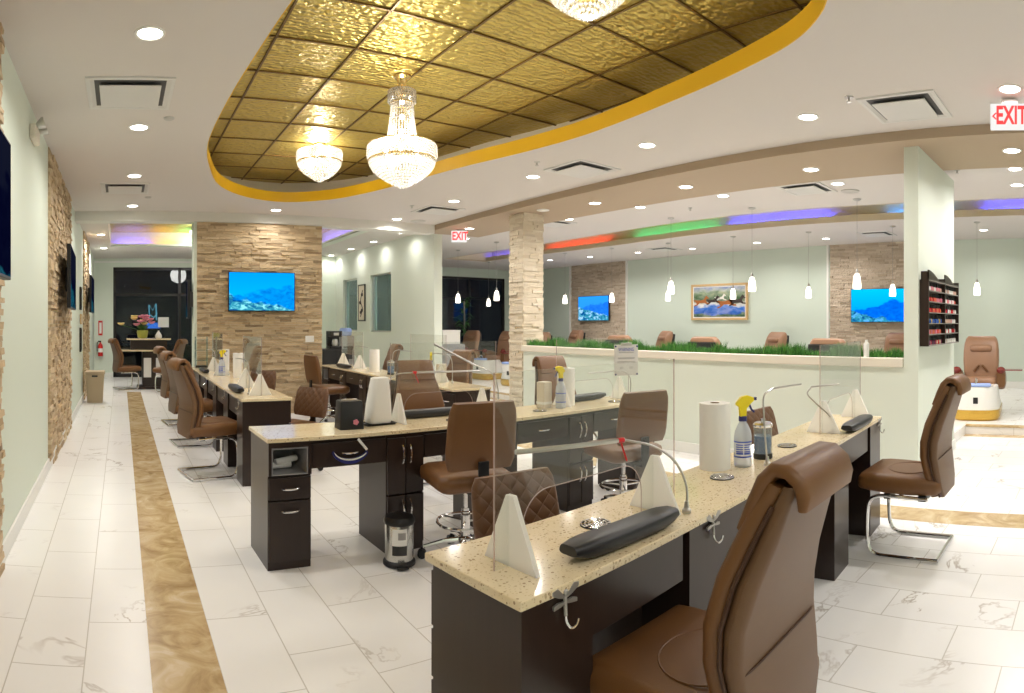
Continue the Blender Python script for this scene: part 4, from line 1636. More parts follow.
# crescent-shaped white and navy piece hanging below the left drawer
m = MB()
P1 = [(.115 * math.cos(R(a)), .085 * math.sin(R(a))) for a in range(190, 341, 10)]
P2 = [(.108 * math.cos(R(a)), .060 * math.sin(R(a)) + .004) for a in range(340, 189, -10)]
m.xz(P1 + P2, -.022, .0)
hm = thing('hanging_face_shield', 'curved white and navy plastic piece hanging under the left drawer handle', 'face shield', on(dB, .49, -.004, .665), dB.rotation_euler.z)
m.build('band', 'navy_plastic', hm, smooth=0)
m = MB()
P3 = [(.110 * math.cos(R(a)), .068 * math.sin(R(a)) + .003) for a in range(192, 339, 10)]
m.xz(P3 + P2[1:-1], -.026, -.023)
m.build('white_face', 'white_plastic', hm, smooth=0)
MB().tube([(.045, -.02, .055), (.10, -.02, -.01)], .008, 8).build('strap', 'white_plastic', hm)
for k, (x, z, lb) in enumerate(((.10, .562, 'lower'), (.14, .585, 'upper, slanting'))):
    m = MB().tube([(-.07, 0, 0), (.07, .02, .012 * k)], .018, 10)
    simple('rolled_towel', m, 'paper', 'white rolled towel in the open cubby, ' + lb, 'towel', on(dB, x, .12, z + .006), dB.rotation_euler.z + .1 * k)

# notice on the guard
nt_ = thing('notice_sign', 'white notice with blue heading clipped to a clear guard on the second desk row', 'sign', on(dB, 3.05, .198, .95), dB.rotation_euler.z - .42)
MB().box(-.11, .11, -.004, .004, 0, .265).build('board', 'diffuser_white', nt_, smooth=0, bev=.002)
MB().box(-.05, .05, -.008, .004, .255, .28).build('clip', 'dull_chrome', nt_, smooth=0, bev=.002)
lettering('WARNING', .042, 'blue_label', nt_, (0, -.0052, .222), scale=(.72, 1, 1))
m = MB()
for z, w in ((.195, .14), (.150, .16), (.143, .15), (.118, .17), (.108, .17), (.070, .03), (.060, .03)):
    if w > .1:
        m.box(-w / 2, w / 2, -.005, -.004, z, z + .004)
    else:
        m.box(-.06, -.03, -.005, -.004, z, z + .004)
        m.box(.03, .06, -.005, -.004, z, z + .004)
m.build('printed_lines', 'grey_plastic', nt_, smooth=0)
for x in (-.10, .10):
    for z in (.012, .25):
        m = MB()
        m.M = Matrix.Translation((x, -.005, z)) @ Matrix.Rotation(PI / 2, 4, 'X')
        m.cyl((0, 0), .008, 0, .004, 12)
        m.build('blue_corner', 'navy_plastic', nt_)


# dragonfly hooks
def hook(d, x, label):
    t = thing('bag_hook', label, 'hook', on(d, x, .431, .70), d.rotation_euler.z + PI, 'pewter dragonfly hooks on the desk fronts')
    m = MB()
    for s_ in (-1, 1):
        for z, L, up in ((.020, .048, .020), (.006, .042, -.004)):
            m.xz([(s_ * .003, z), (s_ * L * .6, z + up + .006), (s_ * L, z + up + .002), (s_ * L, z + up - .008), (s_ * L * .5, z + up * .4 - .008), (s_ * .003, z - .006)][::s_], -.011, -.003)
    m.build('wings', 'pewter', t, smooth=0, bev=.001)
    m = MB()
    m.sphere((0, -.008, .030), .008, 10)
    m.tube([(0, -.006, .03), (0, -.008, 0), (0, -.010, -.03)], .005, 8)
    m.build('body', 'pewter', t)
    MB().tube(bez([(0, -.010, -.02), (.0, -.013, -.044), (.005, -.024, -.057), (.015, -.032, -.050), (.020, -.035, -.034)], 5), .0034, 8).build('prong', 'chrome', t)
    return t


hook(dA, 3.055, 'dragonfly hook under the near corner of the nearest desk')
hook(dA, 2.32, 'dragonfly hook on the grey panel left of the large brown chair')
hook(dA, 1.63, 'dragonfly hook half hidden behind the large chair headrest')
hook(dA, .04, 'hook at the far right end of the nearest desk')
for x, lb in ((.13, 'nearest'), (.86, 'second'), (1.6, 'third'), (2.35, 'fourth')):
    hook(dC, x, 'small hook on the aisle side of the left desk row, %s from the camera' % lb)

# pedal bin
pb = thing('pedal_bin', 'small round chrome pedal bin with black lid and paper label by the second desk row', 'bin', (1.565, 3.25, 0), R(-15))
MB().lathe([(.080, .02), (.083, .03), (.085, .245), (.083, .25)], 30).build('body', 'steel', pb)
MB().lathe([(.088, 0), (.095, .006), (.095, .022), (.086, .034), (.082, .036)], 30).build('base', 'black_plastic', pb)
MB().lathe([(.088, .240), (.092, .246), (.092, .262), (.080, .280), (.04, .290), (.002, .292)], 30).build('lid', 'black_plastic', pb)
m = MB()
m.box(-.035, .035, -.125, -.085, .010, .022)
m.build('pedal', 'black_plastic', pb, smooth=0, bev=.004)
def arc_patch(a0, a1, z0, z1, r_):
    return MB().loft([[(r_ * math.sin(R(a0 + (a1 - a0) * k / 8)), -r_ * math.cos(R(a0 + (a1 - a0) * k / 8)), z) for k in range(9)] for z in (z0, z1)], cap=False)
arc_patch(-38, 20, .075, .225, .0862).build('label_sheet', 'paper', pb)
arc_patch(-38, 20, .075, .130, .0868).build('label_print', 'slot_dark', pb)
arc_patch(-15, 15, .165, .205, .0868).build('label_picture', 'led_off' if 'led_off' in MT else 'grey_plastic', pb)


# ------------------------------------------------------------------ televisions, pictures and wall things
def tv(label, loc, rz, w, h, scr, bracket=False):
    t = thing('television', label, 'television', loc, rz, None)
    MB().box(-w / 2, w / 2, -.012, .03, 0, h).build('casing', 'black_plastic', t, smooth=0, bev=.004)
    b = .012
    MB().box(-w / 2 + b, w / 2 - b, -.0135, -.0121, b + .004, h - b).build('screen', scr, t, smooth=0)
    if bracket:
        MB().box(-min(.10, w * .4), min(.10, w * .4), .03, .075, h * .3, h * .7).build('wall_bracket', 'slot_dark', t, smooth=0)
    else:
        MB().box(-.20, .20, .03, .05, h * .3, h * .7).build('wall_bracket', 'slot_dark', t, smooth=0)
    return t


tv('television showing a blue underwater reef on the stone wall', (2.125, 9.185, 1.575), 0, 1.04, .60, 'screen_reef')
tv('large television on the right stone panel with a blue city picture', (XW - .10, 4.36, 1.41), -PI / 2, 1.24, .70, 'screen_city')
tv('television with a pale blue picture on the far stone panel', (XW - .10, 12.58, 1.46), -PI / 2, 1.24, .70, 'screen_fish')
tv('dark television at the left picture edge on the nearest stone strip', (XL + .115, 2.50, 1.62), PI / 2, 1.28, .70, 'screen_dim', True)
tv('dark television seen edge-on on the second stone strip of the left wall', (XL + .13, 7.15, 1.56), PI / 2 + .03, 1.25, .68, 'screen_dim', True)
tv('small dark television on the farthest stone strip of the left wall', (XL + .125, 12.2, 1.60), PI / 2, 1.2, .70, 'screen_dim', True)
tv('narrow dark screen seen edge-on at the left edge of the stone television wall', (1.012, 9.385, 1.47), -PI / 2, .20, .58, 'screen_dim', True)

# horse painting
pt = thing('painting', 'framed painting of brown horses galloping through blue water on the sage wall', 'painting', (XW - .035, 8.37, 1.47), -PI / 2)
W_, H_ = 1.62, .86
f = MB()
for b_ in ((-W_ / 2, W_ / 2, 0, .05), (-W_ / 2, W_ / 2, H_ - .05, H_)):
    f.box(b_[0], b_[1], -.025, .03, b_[2], b_[3])
for s_ in (-1, 1):
    a, b_ = sorted((s_ * W_ / 2, s_ * (W_ / 2 - .05)))
    f.box(a, b_, -.025, .03, .05, H_ - .05)
f.build('frame', 'oak_frame', pt, smooth=0, bev=.004)
m_ = mat('painting_canvas', (.5, .5, .5), .6)
nt, b = nodes(m_)
s_ = nt.nodes.new('ShaderNodeSeparateXYZ')
co = coord(nt, 'Generated')
nt.links.new(co, s_.inputs[0])
n = N(nt, 'ShaderNodeTexNoise', i_Scale=7., i_Detail=5., i_Distortion=.8)
nt.links.new(co, n.inputs[0])
n2 = N(nt, 'ShaderNodeTexNoise', i_Scale=4., i_Detail=3.)
nt.links.new(co, n2.inputs[0])
h = M_(nt, 'ADD', s_.outputs[2], M_(nt, 'MULTIPLY', M_(nt, 'SUBTRACT', n2.outputs[0], .5), .45))
band = ramp(nt, h, [(0, (.02, .07, .02)), (.08, (.02, .12, .05)), (.13, (.0, .10, .60)), (.32, (.01, .18, .72)), (.37, (.70, .74, .80)), (.46, (.65, .66, .62)), (.52, (.06, .13, .04)), (.66, (.05, .13, .04)), (.80, (.22, .32, .18)), (.9, (.45, .50, .48)), (1, (.30, .36, .60))])
n3 = ramp(nt, n.outputs[0], [(.35, (.02, .05, .03)), (.5, (.4, .4, .4)), (.65, (.95, .85, .65))])
nt.links.new(mixc(nt, .22, band.outputs[0], n3.outputs[0]), b.inputs['Base Color'])
MB().box(-W_ / 2 + .05, W_ / 2 - .05, -.008, .02, .05, H_ - .05).build('mat_board', 'paper', pt, smooth=0)
MB().box(-W_ / 2 + .075, W_ / 2 - .075, -.012, -.008, .075, H_ - .075).build('canvas', 'painting_canvas', pt, smooth=0)
mat('horse_brown', (.38, .12, .025), .6)
mat('horse_dark', (.05, .035, .03), .6)
mat('horse_white', (.75, .72, .66), .6)
HS = [(-.16, .02), (-.20, .07), (-.27, .10), (-.19, .11), (-.13, .10), (-.02, .10), (.07, .12), (.12, .19), (.15, .22), (.17, .20), (.23, .15), (.22, .13), (.17, .145), (.14, .09), (.17, .04), (.24, .03), (.25, .0), (.15, .005), (.10, .03), (.0, .03), (-.06, .03), (-.14, -.03), (-.23, -.05), (-.22, -.02), (-.15, .0)]
for x, z, sc_, mm, lb in ((-.50, .38, .95, 'horse_brown', 'chestnut horse at the left'), (-.16, .40, .85, 'horse_dark', 'black horse'), (.22, .33, 1.15, 'horse_brown', 'chestnut horse in the middle'), (.52, .37, 1.0, 'horse_dark', 'dark brown horse at the right'), (.05, .47, .7, 'horse_white', 'white horse')):
    o = MB().xz([(x + a * sc_, z + c_ * sc_) for a, c_ in HS], -.0135, -.0121).build('painted_horse', mm, pt, smooth=0)

# narrow picture between the inside windows
pc = thing('picture', 'tall narrow black-framed picture between the inside windows of the white wall', 'picture', (5.295, 12.95, 1.44), -PI / 2)
f = MB()
for b_ in ((-.20, .20, 0, .03), (-.20, .20, .80, .83), (-.20, -.17, .03, .80), (.17, .20, .03, .80)):
    f.box(b_[0], b_[1], -.012, .014, b_[2], b_[3])
f.build('frame', 'window_frame', pc, smooth=0)
MB().box(-.17, .17, -.004, .012, .03, .80).build('print', 'napkin', pc, smooth=0)
m = MB()
m.tube(bez([(-.05, -.006, .10), (.06, -.006, .28), (-.04, -.006, .46), (.07, -.006, .70)], 8), .012, 6)
for x, z in ((.05, .25), (-.06, .42), (.05, .6), (-.02, .2)):
    m.sphere((x, -.004, z), .035, 10, 1.2)
m.build('painted_branch', 'horse_dark', pc)
# small dark frames at the far left
for k, (z, y, hh, c_, lb) in enumerate(((1.62, 10.4, .38, 'window_frame', 'upper black picture frame on the left wall before the farthest stone strip'), (1.38, 10.5, .17, 'oak_frame', 'small gold frame between the two black ones on the left wall'), (.92, 10.4, .40, 'window_frame', 'lower black picture frame on the left wall before the farthest stone strip'))):
    t = thing('framed_picture', lb, 'picture', (XL + .015, y, z), PI / 2)
    f = MB()
    for b_ in ((-.15, .15, 0, .025), (-.15, .15, hh - .025, hh), (-.15, -.125, .025, hh - .025), (.125, .15, .025, hh - .025)):
        f.box(b_[0], b_[1], -.012, .012, b_[2], b_[3])
    f.build('frame', c_, t, smooth=0)
    MB().box(-.125, .125, -.004, .01, .025, hh - .025).build('print', 'slot_dark' if k != 1 else 'napkin', t, smooth=0)

el = thing('emergency_light', 'small beige twin-lamp emergency light high on the left wall', 'emergency light', (XL, 4.75, 2.86), PI / 2)
MB().box(-.12, .12, -.05, 0, -.06, .05).build('housing', 'cream_paint', el, smooth=0, bev=.01)
for s_ in (-1, 1):
    m = MB()
    m.M = Matrix.Translation((s_ * .08, -.08, .05)) @ Matrix.Rotation(R(70), 4, 'X')
    m.lathe([(.022, -.03), (.045, .02), (.045, .035), (.002, .03)], 18)
    m.build('lamp_head', 'dull_chrome', el)
wp = simple('wall_plate', MB().box(-.07, .07, -.008, 0, 0, .10), 'white_plastic', 'small white blank plate on the stone wall right of the television', 'wall plate', (3.0 - .10, 9.238, 1.10), bev=.003, smooth=0)

# fire extinguisher and its sign on the end wall
fe = thing('fire_extinguisher', 'red fire extinguisher on the far end wall left of the dark window', 'fire extinguisher', (-.53, YB - .09, .55), 0)
MB().lathe([(.060, 0), (.066, .01), (.066, .26), (.045, .31), (.022, .33), (.022, .35)], 20).build('cylinder', 'red_plastic', fe)
MB().loft([rr(0, -.002, z, .136, .136, .06, 4) for z in (.10, .20)], cap=False).build('label_sheet', 'paper', fe)
m = MB()
m.cyl((0, 0), .02, .35, .38, 12)
m.box(-.06, .02, -.012, .012, .38, .395)
m.tube(bez([(0, 0, .37), (-.07, -.01, .36), (-.085, -.01, .26), (-.078, -.01, .12)], 5), .010, 8)
m.build('valve', 'black_plastic', fe)
MB().box(-.03, .03, .06, .09, .22, .30).build('wall_bracket', 'dull_chrome', fe, smooth=0)
fs = thing('extinguisher_sign', 'narrow red and white sign above the fire extinguisher', 'sign', (-.53, YB - .012, 1.08), 0)
MB().box(-.055, .055, 0, .01, 0, .38).build('panel', 'red_plastic', fs, smooth=0)
MB().box(-.030, .030, -.002, 0, .05, .33).build('white_field', 'paper', fs, smooth=0)

# wicker bin by the left wall
wb = thing('laundry_bin', 'tan woven bin with lid against the left wall near the far stone strip', 'bin', (-.46, 11.0, 0), 0)
MB().loft([rr(0, 0, 0, .27, .27, .03, 3), rr(0, 0, .50, .33, .33, .03, 3)]).build('body', 'wicker', wb)
MB().loft([rr(0, 0, .50, .35, .35, .03, 3), rr(0, 0, .54, .35, .35, .03, 3), rr(0, 0, .55, .33, .33, .03, 3)]).build('lid', 'wicker', wb)
MB().box(-.05, .05, -.170, -.155, .455, .485).build('handle_slot', 'slot_dark', wb, smooth=0)

# ------------------------------------------------------------------ entrance desk by the window
ed = thing('entrance_desk', 'two-level dark entrance desk with pale tops in front of the far window', 'desk', (.50, 13.3, 0), 0)
m = MB()
m.prism([(-.50, -.22), (-.25, -.26), (.35, -.26), (.35, .22), (-.50, .22)], .80, .83)
m.build('lower_top', 'counter', ed, smooth=0, bev=.004)
m = MB()
m.prism([(-.38, -.16), (-.25, -.20), (.45, -.20), (.56, -.16), (.56, .26), (-.38, .26)], 1.04, 1.07)
m.build('upper_top', 'counter', ed, smooth=0, bev=.004)
m = MB()
m.box(-.30, .48, -.10, .20, .83, 1.04)
m.build('riser', 'dark_wood', ed, smooth=0)
m = MB()
m.box(-.05, .42, -.18, .20, .02, .80)
m.box(-.16, .46, -.24, .22, 0, .06)
m.build('pedestal', 'dark_wood', ed, smooth=0, bev=.004)
m.build
for x0, x1 in ((-.02, .14), (.24, .34)):
    MB().prism([(x0, -.19), (x1, -.19), (x1 , -.18), (x0, -.18)], .25, .66).build('white_panel', 'white_plastic', ed, smooth=0)
vs = thing('flower_vase', 'yellow-green pot of pink and yellow flowers on the entrance desk', 'flowers', (.46, 13.26, 1.07), 0)
vs.scale = (1.35, 1.35, 1.3)
MB().lathe([(.05, 0), (.075, .02), (.09, .10), (.085, .135), (.07, .135), (.07, .12)], 18).build('pot', 'olive_pot', vs)
rnd = random.Random(3)
for k in range(14):
    a, l_, h_ = rnd.uniform(0, 6.28), rnd.uniform(.03, .17), rnd.uniform(.20, .36)
    if k == 0:
        a, l_, h_ = PI, .34, .22
    tip = (l_ * math.cos(a), l_ * .6 * math.sin(a), h_)
    st = MB().tube(bez([(0, 0, .10), (tip[0] * .3, tip[1] * .3, h_ * .7), tip], 4), .004, 5).build('stem', 'leaf', vs)
    fl = MB()
    for q in range(6):
        b_ = q * PI / 3
        fl.M = Matrix.Translation(tip) @ Matrix.Rotation(b_, 4, 'Z') @ Matrix.Rotation(-.6, 4, 'Y')
        fl.sphere((.034, 0, 0), .034, 8, .4, 5)
    fl.build('blossom', 'pink_petal' if k % 3 else 'yellow_petal', vs)
for k in range(8):
    a = rnd.uniform(0, 6.28)
    lf = MB()
    lf.M = Matrix.Translation((0, 0, .12)) @ Matrix.Rotation(a, 4, 'Z') @ Matrix.Rotation(-.8, 4, 'Y')
    lf.sphere((.07, 0, 0), .065, 8, .06, 6)
    lf.M = lf.M @ Matrix.Scale(.3, 4, (0, 1, 0))
    lf.build('leaf', 'leaf', vs)
m = MB()
m.lathe([(.05, 0), (.07, .02), (.07, .07), (.04, .12), (.018, .15), (.02, .17), (.002, .17)], 16)
simple('white_jar', m, 'white_plastic', 'small white rounded jar right of the flowers on the entrance desk', 'jar', (.80, 13.2, 1.07))
simple('window_notice', MB().box(-.14, .14, 0, .004, 0, .26), 'paper', 'white paper sheet stuck on the far window', 'notice', (1.10, YB + .045, 1.29), smooth=0)
# lit shop sign across the street
ls = thing('street_sign', 'glowing cyan and blue sign outside beyond the far window', 'lit sign', (1.02, 19.5, 1.35), 0)
MB().box(-.22, .22, 0, .1, -1.40, -.12).build('post', 'window_frame', ls, smooth=0)
MB().box(-.22, .22, -.02, .1, -.12, .06).build('blue_panel', 'sign_blue', ls, smooth=0)
m = MB()
rnd = random.Random(5)
m.tube([(-.12, 0, .12), (-.14, 0, .62), (-.02, 0, .45), (.08, 0, .66), (.10, 0, .14)], .022, 6)
m.tube([(-.10, 0, .3), (.02, 0, .22), (.12, 0, .36)], .02, 6)
m.build('neon_tube', 'sign_cyan', ls)

# glass stand at the end of the left desk row
gs = thing('glass_stand', 'small clear tiered display stand at the far end of the left desk row', 'display stand', (1.17, 9.0, DT), 0)
for z in (.10, .25, .40):
    MB().box(-.09, .09, -.06, .06, z, z + .006).build('shelf', 'tinted_glass', gs, smooth=0)
for sx_ in (-1, 1):
    MB().box(sx_ * .085 - .004, sx_ * .085 + .004, -.06, .06, 0, .45).build('side_panel', 'tinted_glass', gs, smooth=0)
MB().box(-.09, .09, -.06, .06, 0, .03).build('base', 'black_plastic', gs, smooth=0)

# coffee corner past the stone wall
kc = thing('black_cabinet', 'low black cabinet behind the stone wall end', 'cabinet', (3.92, 11.0, 0), 0)
MB().box(-.30, .22, -.25, .25, .04, .92).build('body', 'black_plastic', kc, smooth=0, bev=.006)
MB().box(-.29, -.05, -.262, -.252, .06, .90).build('door', 'black_plastic', kc, smooth=0, bev=.003)
MB().box(-.03, .21, -.262, -.252, .06, .90).build('door', 'black_plastic', kc, smooth=0, bev=.003)
MB().box(-.28, .20, -.22, .22, 0, .04).build('plinth', 'slot_dark', kc, smooth=0)
cm = thing('coffee_maker', 'black and chrome coffee maker on the low black cabinet', 'coffee maker', (3.92, 10.95, .92), 0)
m = MB()
m.box(-.12, .12, -.12, .12, 0, .05)
m.box(-.12, .12, .03, .12, .05, .28)
m.box(-.12, .12, -.12, .12, .22, .33)
m.build('housing', 'black_plastic', cm, smooth=0, bev=.008)
MB().lathe([(.05, .05), (.065, .09), (.055, .16), (.045, .18)], 16, (0, -.045, 0)).build('carafe', 'dull_chrome', cm)
MB().box(-.05, .05, -.124, -.12, .25, .30).build('display_panel', 'dull_chrome', cm, smooth=0)
wt = thing('water_dispenser', 'slim grey water dispenser with blue top against the white wall', 'water dispenser', (4.32, 11.4, 0), 0)
MB().box(-.14, .14, -.14, .14, 0, 1.15).build('body', 'grey_plastic', wt, smooth=0, bev=.02)
MB().box(-.10, .10, -.16, -.14, .70, .95).build('tap_recess', 'slot_dark', wt, smooth=0)
MB().lathe([(.10, 1.15), (.12, 1.17), (.12, 1.27), (.10, 1.30), (.002, 1.30)], 20).build('blue_top', 'led_off2' if 'led_off2' in MT else 'blue_towel', wt)
gc = thing('storage_cabinet', 'grey cabinet behind the white wall end below the dark windows', 'cabinet', (5.95, 10.3, 0), 0)
MB().box(-.30, .30, -.22, .22, 0, 1.0).build('body', 'cabinet_grey', gc, smooth=0, bev=.006)
MB().box(-.28, .28, -.232, -.222, .05, .95).build('door', 'cabinet_grey', gc, smooth=0, bev=.003)
wx = thing('white_box', 'square white box on the grey cabinet in front of the dark windows', 'box', (5.98, 10.25, 1.0), 0)
MB().box(-.19, .19, -.12, .12, 0, .26).build('carton', 'white_plastic', wx, smooth=0, bev=.004)
MB().box(-.195, .195, -.125, .125, .23, .265).build('lid', 'white_plastic', wx, smooth=0, bev=.003)

# potted plant by the dark windows
pp = thing('potted_plant', 'tall dark potted plant in front of the dark windows beside the pillar', 'plant', (9.2, 14.9, .118), 0)
MB().lathe([(.16, 0), (.22, .38), (.20, .38), (.19, .34)], 20).build('pot', 'black_plastic', pp)
MB().tube([(0, 0, .3), (.03, .02, 1.3), (0, 0, 1.9)], .025, 8).build('trunk', 'mesh_shelf', pp)
rnd = random.Random(11)
m = MB()
for k in range(46):
    a, e, z = rnd.uniform(0, 6.28), rnd.uniform(.1, 1.0), rnd.uniform(.9, 1.95)
    L = rnd.uniform(.3, .55)
    d = Vector((math.cos(a) * math.cos(e), math.sin(a) * math.cos(e), math.sin(e)))
    sd = Vector((-math.sin(a), math.cos(a), 0)) * .035
    p0_ = Vector((0, 0, z))
    p1_ = p0_ + d * L * .5
    p2_ = p0_ + d * L + Vector((0, 0, -.18))
    m.add([tuple(p0_), tuple(p1_ + sd), tuple(p2_), tuple(p1_ - sd), tuple(p1_ + Vector((0, 0, .012)))], [(0, 1, 4), (1, 2, 4), (2, 3, 4), (3, 0, 4)])
m.build('leaves', 'leaf', pp, smooth=0)

# ------------------------------------------------------------------ planter grass
rnd = random.Random(21)
m = MB()
for k in range(12000):
    y = 1.72 + 5.27 * rnd.random()
    x = rnd.uniform(5.37, 5.55)
    h_ = rnd.uniform(.085, .175) * (.8 + .25 * math.sin(y * 9 + math.sin(y * 23)))
    if 3.55 < y < 3.75 or 4.55 < y < 4.68:
        h_ *= .6
    a = rnd.uniform(0, 6.28)
    w_ = .0035
    lx, ly = rnd.gauss(0, .028), rnd.gauss(0, .028)
    cx, cy = math.cos(a) * w_, math.sin(a) * w_
    m.add([(x - cx, y - cy, 1.045), (x + cx, y + cy, 1.045), (x + lx * .4 + cx * .8, y + ly * .4 + cy * .8, 1.045 + h_ * .6), (x + lx * .4 - cx * .8, y + ly * .4 - cy * .8, 1.045 + h_ * .6), (x + lx, y + ly, 1.045 + h_)], [(0, 1, 2, 3), (3, 2, 4)])
gr = m.build('grass', 'grass_green', None, smooth=0)
gr['kind'] = 'stuff'
tag(gr, 'strip of artificial green grass along the top of the low planter wall', 'grass')
sb = thing('sanitizer_bottle', 'white sanitizer bottle on the planter wall left of the green partition', 'bottle', (5.335, 2.06, 1.085), R(60))
MB().loft([rr(0, 0, 0, .05, .038, .012, 3), rr(0, 0, .125, .05, .038, .012, 3), rr(0, 0, .14, .026, .026, .01, 3), rr(0, 0, .16, .024, .024, .01, 3)]).build('body', 'white_plastic', sb)
MB().box(-.012, .012, -.021, -.019, .10, .12).build('label_print', 'blue_label', sb, smooth=0)

# ------------------------------------------------------------------ nail polish rack on the partition
rk = thing('polish_rack', 'dark wooden wall rack full of nail polish on the green partition', 'rack', (5.345, 1.553, 1.19), 0)
RW, RD, RH = 1.24, .085, .60
m = MB()
m.box(0, RW, -.012, 0, 0, RH)
m.build('back_panel', 'dark_wood', rk, smooth=0)
for x in (0, RW / 2 - .008, RW - .016):
    m = MB()
    m.box(x, x + .016, -RD, -.012, 0, RH + (.075 if x < .5 * RW - .02 else .045))
    m.build('side_panel', 'dark_wood', rk, smooth=0)
for k in range(7):
    m = MB()
    z = k * .10
    if k == 6:
        m.box(.016, RW - .016, -.012 - .001, 0, z, z + .004)
    m.box(.016, RW - .016, -RD, -.012, z if k < 6 else RH - .008, (z if k < 6 else RH - .008) + .008)
    m.build('shelf', 'mesh_shelf', rk, smooth=0)
for x0 in (.0, RW / 2):
    w_ = RW / 2
    pol = [(x0, RH)] + [(x0 + w_ * i / 12, RH + .075 * max(0, math.cos((i / 12) * PI * .9 - .15)) ** 1.0 * (1 - .3 * i / 12) + .012) for i in range(13)] + [(x0 + w_, RH)]
    m = MB().xz(pol, -RD, -RD + .012)
    m.build('crest', 'dark_wood', rk, smooth=0)
PC = [('red', (.55, .01, .02)), ('pink', (.75, .22, .30)), ('nude', (.65, .42, .33)), ('plum', (.16, .02, .08)), ('blue', (.03, .10, .42)), ('white', (.80, .78, .76)), ('coral', (.80, .16, .08)), ('gold', (.60, .42, .10))]
protos = {}
for nme, c_ in PC:
    mat('polish_' + nme, c_, .15)
    m = MB()
    m.lathe([(.013, 0), (.0155, .003), (.0155, .036), (.008, .042)], 10)
    m.cur = 1
    m.lathe([(.0085, .042), (.0085, .076), (.0065, .078)], 8)
    me = m.build('nail_polish_bottle', ['polish_' + nme, 'black_plastic'], None)
    protos[nme] = me
rows = {0: 'plum nude red', 1: 'red pink coral', 2: 'blue gold blue', 3: 'red coral red', 4: 'pink coral red', 5: 'white pink nude'}
rowsR = {0: 'white white nude', 1: 'white red red', 2: 'white nude pink', 3: 'white red plum', 4: 'white pink coral', 5: 'nude white white'}
rnd = random.Random(31)
used = set()
OR = 'first second third fourth fifth sixth seventh eighth ninth tenth eleventh twelfth thirteenth last'.split()
lv = ['bottom', 'second lowest', 'third lowest', 'third highest', 'second highest', 'top']
for row in range(6):
    for bay in (0, 1):
        opts = (rows if bay == 0 else rowsR)[row].split()
        for k in range(14):
            nme = rnd.choice(opts)
            o = protos[nme]
            if nme in used:
                o = o.copy()
                col.objects.link(o)
            used.add(nme)
            o.location = (rk.location.x + .04 + bay * RW / 2 + k * .0405, rk.location.y - .045 + rnd.uniform(-.008, .008), rk.location.z + row * .10 + .008)
            tag(o, '%s polish bottle, %s from the left on the %s shelf, %s half of rack' % (nme, OR[k], lv[row], ('left', 'right')[bay]), 'nail polish', 'nail polish bottles on the wall rack')
for nme, o in protos.items():
    if nme not in used:
        bpy.data.objects.remove(o)


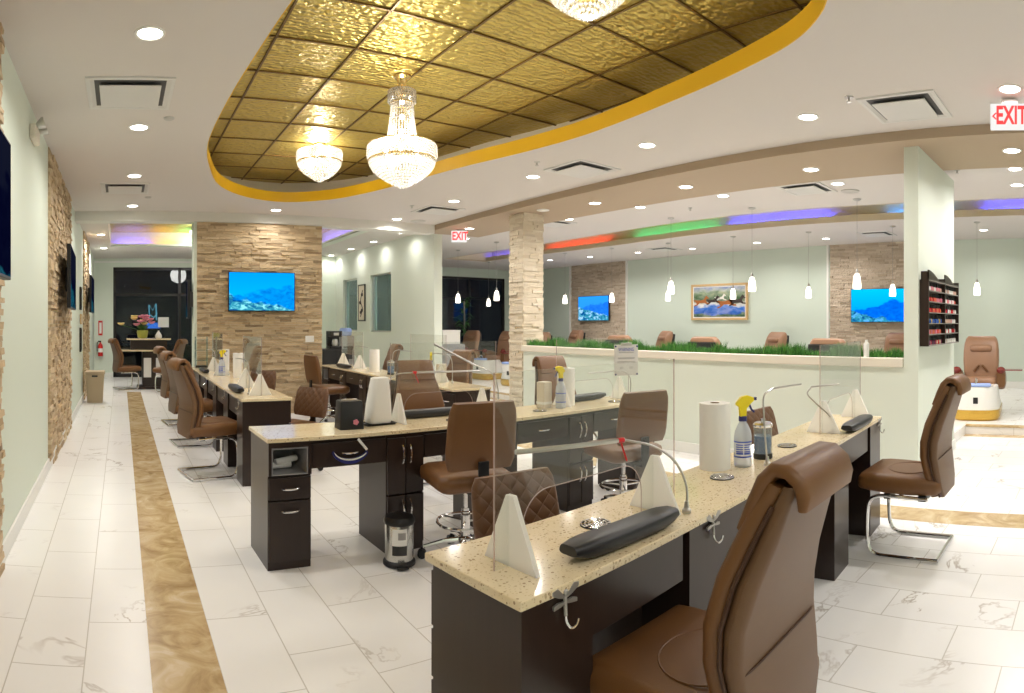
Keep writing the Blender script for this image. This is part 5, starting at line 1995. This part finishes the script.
# ------------------------------------------------------------------ pedicure chairs
def make_spa(label, towel=True):
    """massage chair over a white and gold footbath, faces +y"""
    t = thing('pedicure_chair', label, 'pedicure chair', (0, 0, 0), 0, 'tan pedicure chairs on white and gold footbaths')
    m = MB()
    m.loft([rr(0, .20, 0, .62, 1.02, .16, 5), rr(0, .20, .05, .68, 1.10, .2, 5), rr(0, .20, .15, .68, 1.10, .2, 5)])
    m.build('gold_base', 'gold_resin', t, 50)
    m = MB()
    m.loft([rr(0, .20, .15, .66, 1.08, .2, 5), rr(0, .22, .28, .60, 1.04, .2, 5), rr(0, .42, .40, .62, .66, .2, 5), rr(0, .44, .47, .60, .60, .2, 5), rr(0, .44, .47, .48, .48, .18, 5), rr(0, .44, .30, .40, .40, .15, 5)])
    m.build('footbath', 'white_plastic', t, 50)
    MB().loft([rr(0, .44, .30, .41, .41, .15, 5), rr(0, .44, .33, .43, .43, .15, 5)]).build('basin_gold', 'gold_resin', t, 50)
    m = MB()
    m.box(-.035, .035, .725, .745, .24, .33)
    m.build('control_panel', 'black_plastic', t, smooth=0, bev=.004)
    MB().tube(bez([(.0, .68, .45), (.0, .66, .56), (0, .60, .58), (0, .56, .53)], 5), .014, 8).build('faucet', 'chrome', t)
    m = MB()
    cushion(m, 0, -.02, .42, .56, .54, .56, .08, .03)
    m.build('seat', 'leather_tan', t, 60)
    rings = []
    for z, y, w, d in ((.50, -.24, .50, .14), (.62, -.265, .54, .16), (.78, -.29, .56, .17), (.92, -.33, .56, .17), (1.03, -.365, .54, .16), (1.11, -.395, .50, .13), (1.15, -.41, .44, .08)):
        rings.append(back_ring(z, y, w, d, .25, .05))
    MB().loft(rings).build('backrest', 'leather_tan', t, 60)
    rings = []
    for z, y, w, d in ((.44, -.33, .48, .08), (.60, -.365, .54, .09), (.78, -.40, .56, .10), (.95, -.44, .55, .09), (1.08, -.475, .50, .07)):
        rings.append(back_ring(z, y, w, d, .2, .035))
    MB().loft(rings).build('back_shell', 'black_plastic', t, 60)
    m = MB()
    rings = []
    for x, e in ((-.17, .5), (-.15, .9), (0, 1), (.15, .9), (.17, .5)):
        rings.append([(x, -.255 + .045 * e * math.cos(a), .97 + .06 * e * math.sin(a)) for a in [2 * PI * k / 12 for k in range(12)]])
    m.loft(rings)
    m.build('head_pillow', 'leather_tan', t, 60)
    for x_ in (-.11, .11):
        MB().tube(bez([(x_ * .2, -.165, .72), (x_ * .7, -.170, .66), (x_, -.168, .62)], 4), .016, 8).build('back_seam', 'leather', t)
    for s_ in (-1, 1):
        a = MB()
        rings = [rr(s_ * .33, y, .0, .13, .10, .04, 3) for y in (0, 0)]
        prof = [(-.28, .40, .60), (-.10, .38, .66), (.12, .38, .68), (.20, .42, .66)]
        rg = []
        for y, z0, z1 in prof:
            rg.append([(s_ * .335 + p[0], y, (z0 + z1) / 2 + p[1]) for p in rr(0, 0, 0, .13, z1 - z0, .05, 3)])
        a.loft(rg)
        a.build('armrest', 'leather', t, 60)
        MB().sphere((s_ * .335, .17, .665), .068, 14, .8).build('arm_cap', 'dark_red', t)
        m = MB()
        m.box(*(sorted((s_ * .36, s_ * .66))), .08, .26, .665, .68)
        m.build('side_tray', 'dark_red', t, smooth=0, bev=.004)
    if towel:
        m = MB()
        cushion(m, 0, .66, .475, .515, .44, .18, .06, .015)
        m.build('towel', 'blue_towel', t, 60)
    return t


sp = make_spa('tan pedicure chair with blue towel standing alone beyond the polish rack')
sp.location = (8.62, 1.62, .119)
sp.rotation_euler = (0, 0, R(96))
sp.scale = (.92, .92, .94)
for y, lb in ((3.22, 'nearest the green partition'), (5.10, 'below the left corner of the horse picture'), (6.75, 'below the far wall television')):
    dup(sp, (7.36, y, .119), R(-90), 'pedicure chair seen from behind over the grass, ' + lb)
for y, lb in ((10.3, 'first past the stone pillar'), (11.9, 'second past the stone pillar'), (13.5, 'last past the stone pillar')):
    dup(sp, (8.0 if y < 11 else 8.3, y, .119), R(100), 'pedicure chair in the far row, ' + lb)
for k, (y, lb) in enumerate(((3.78, 'behind the grass next to the partition edge'), (6.65, 'right of the horse picture'), (9.75, 'right of the far stone panel'), (12.9, 'left of the far stone panel'))):
    dup(sp, (11.25, y, .119), R((92, 70, 66, 80)[k]), 'tan pedicure chair along the right wall, ' + lb).scale = (1, 1, .94)
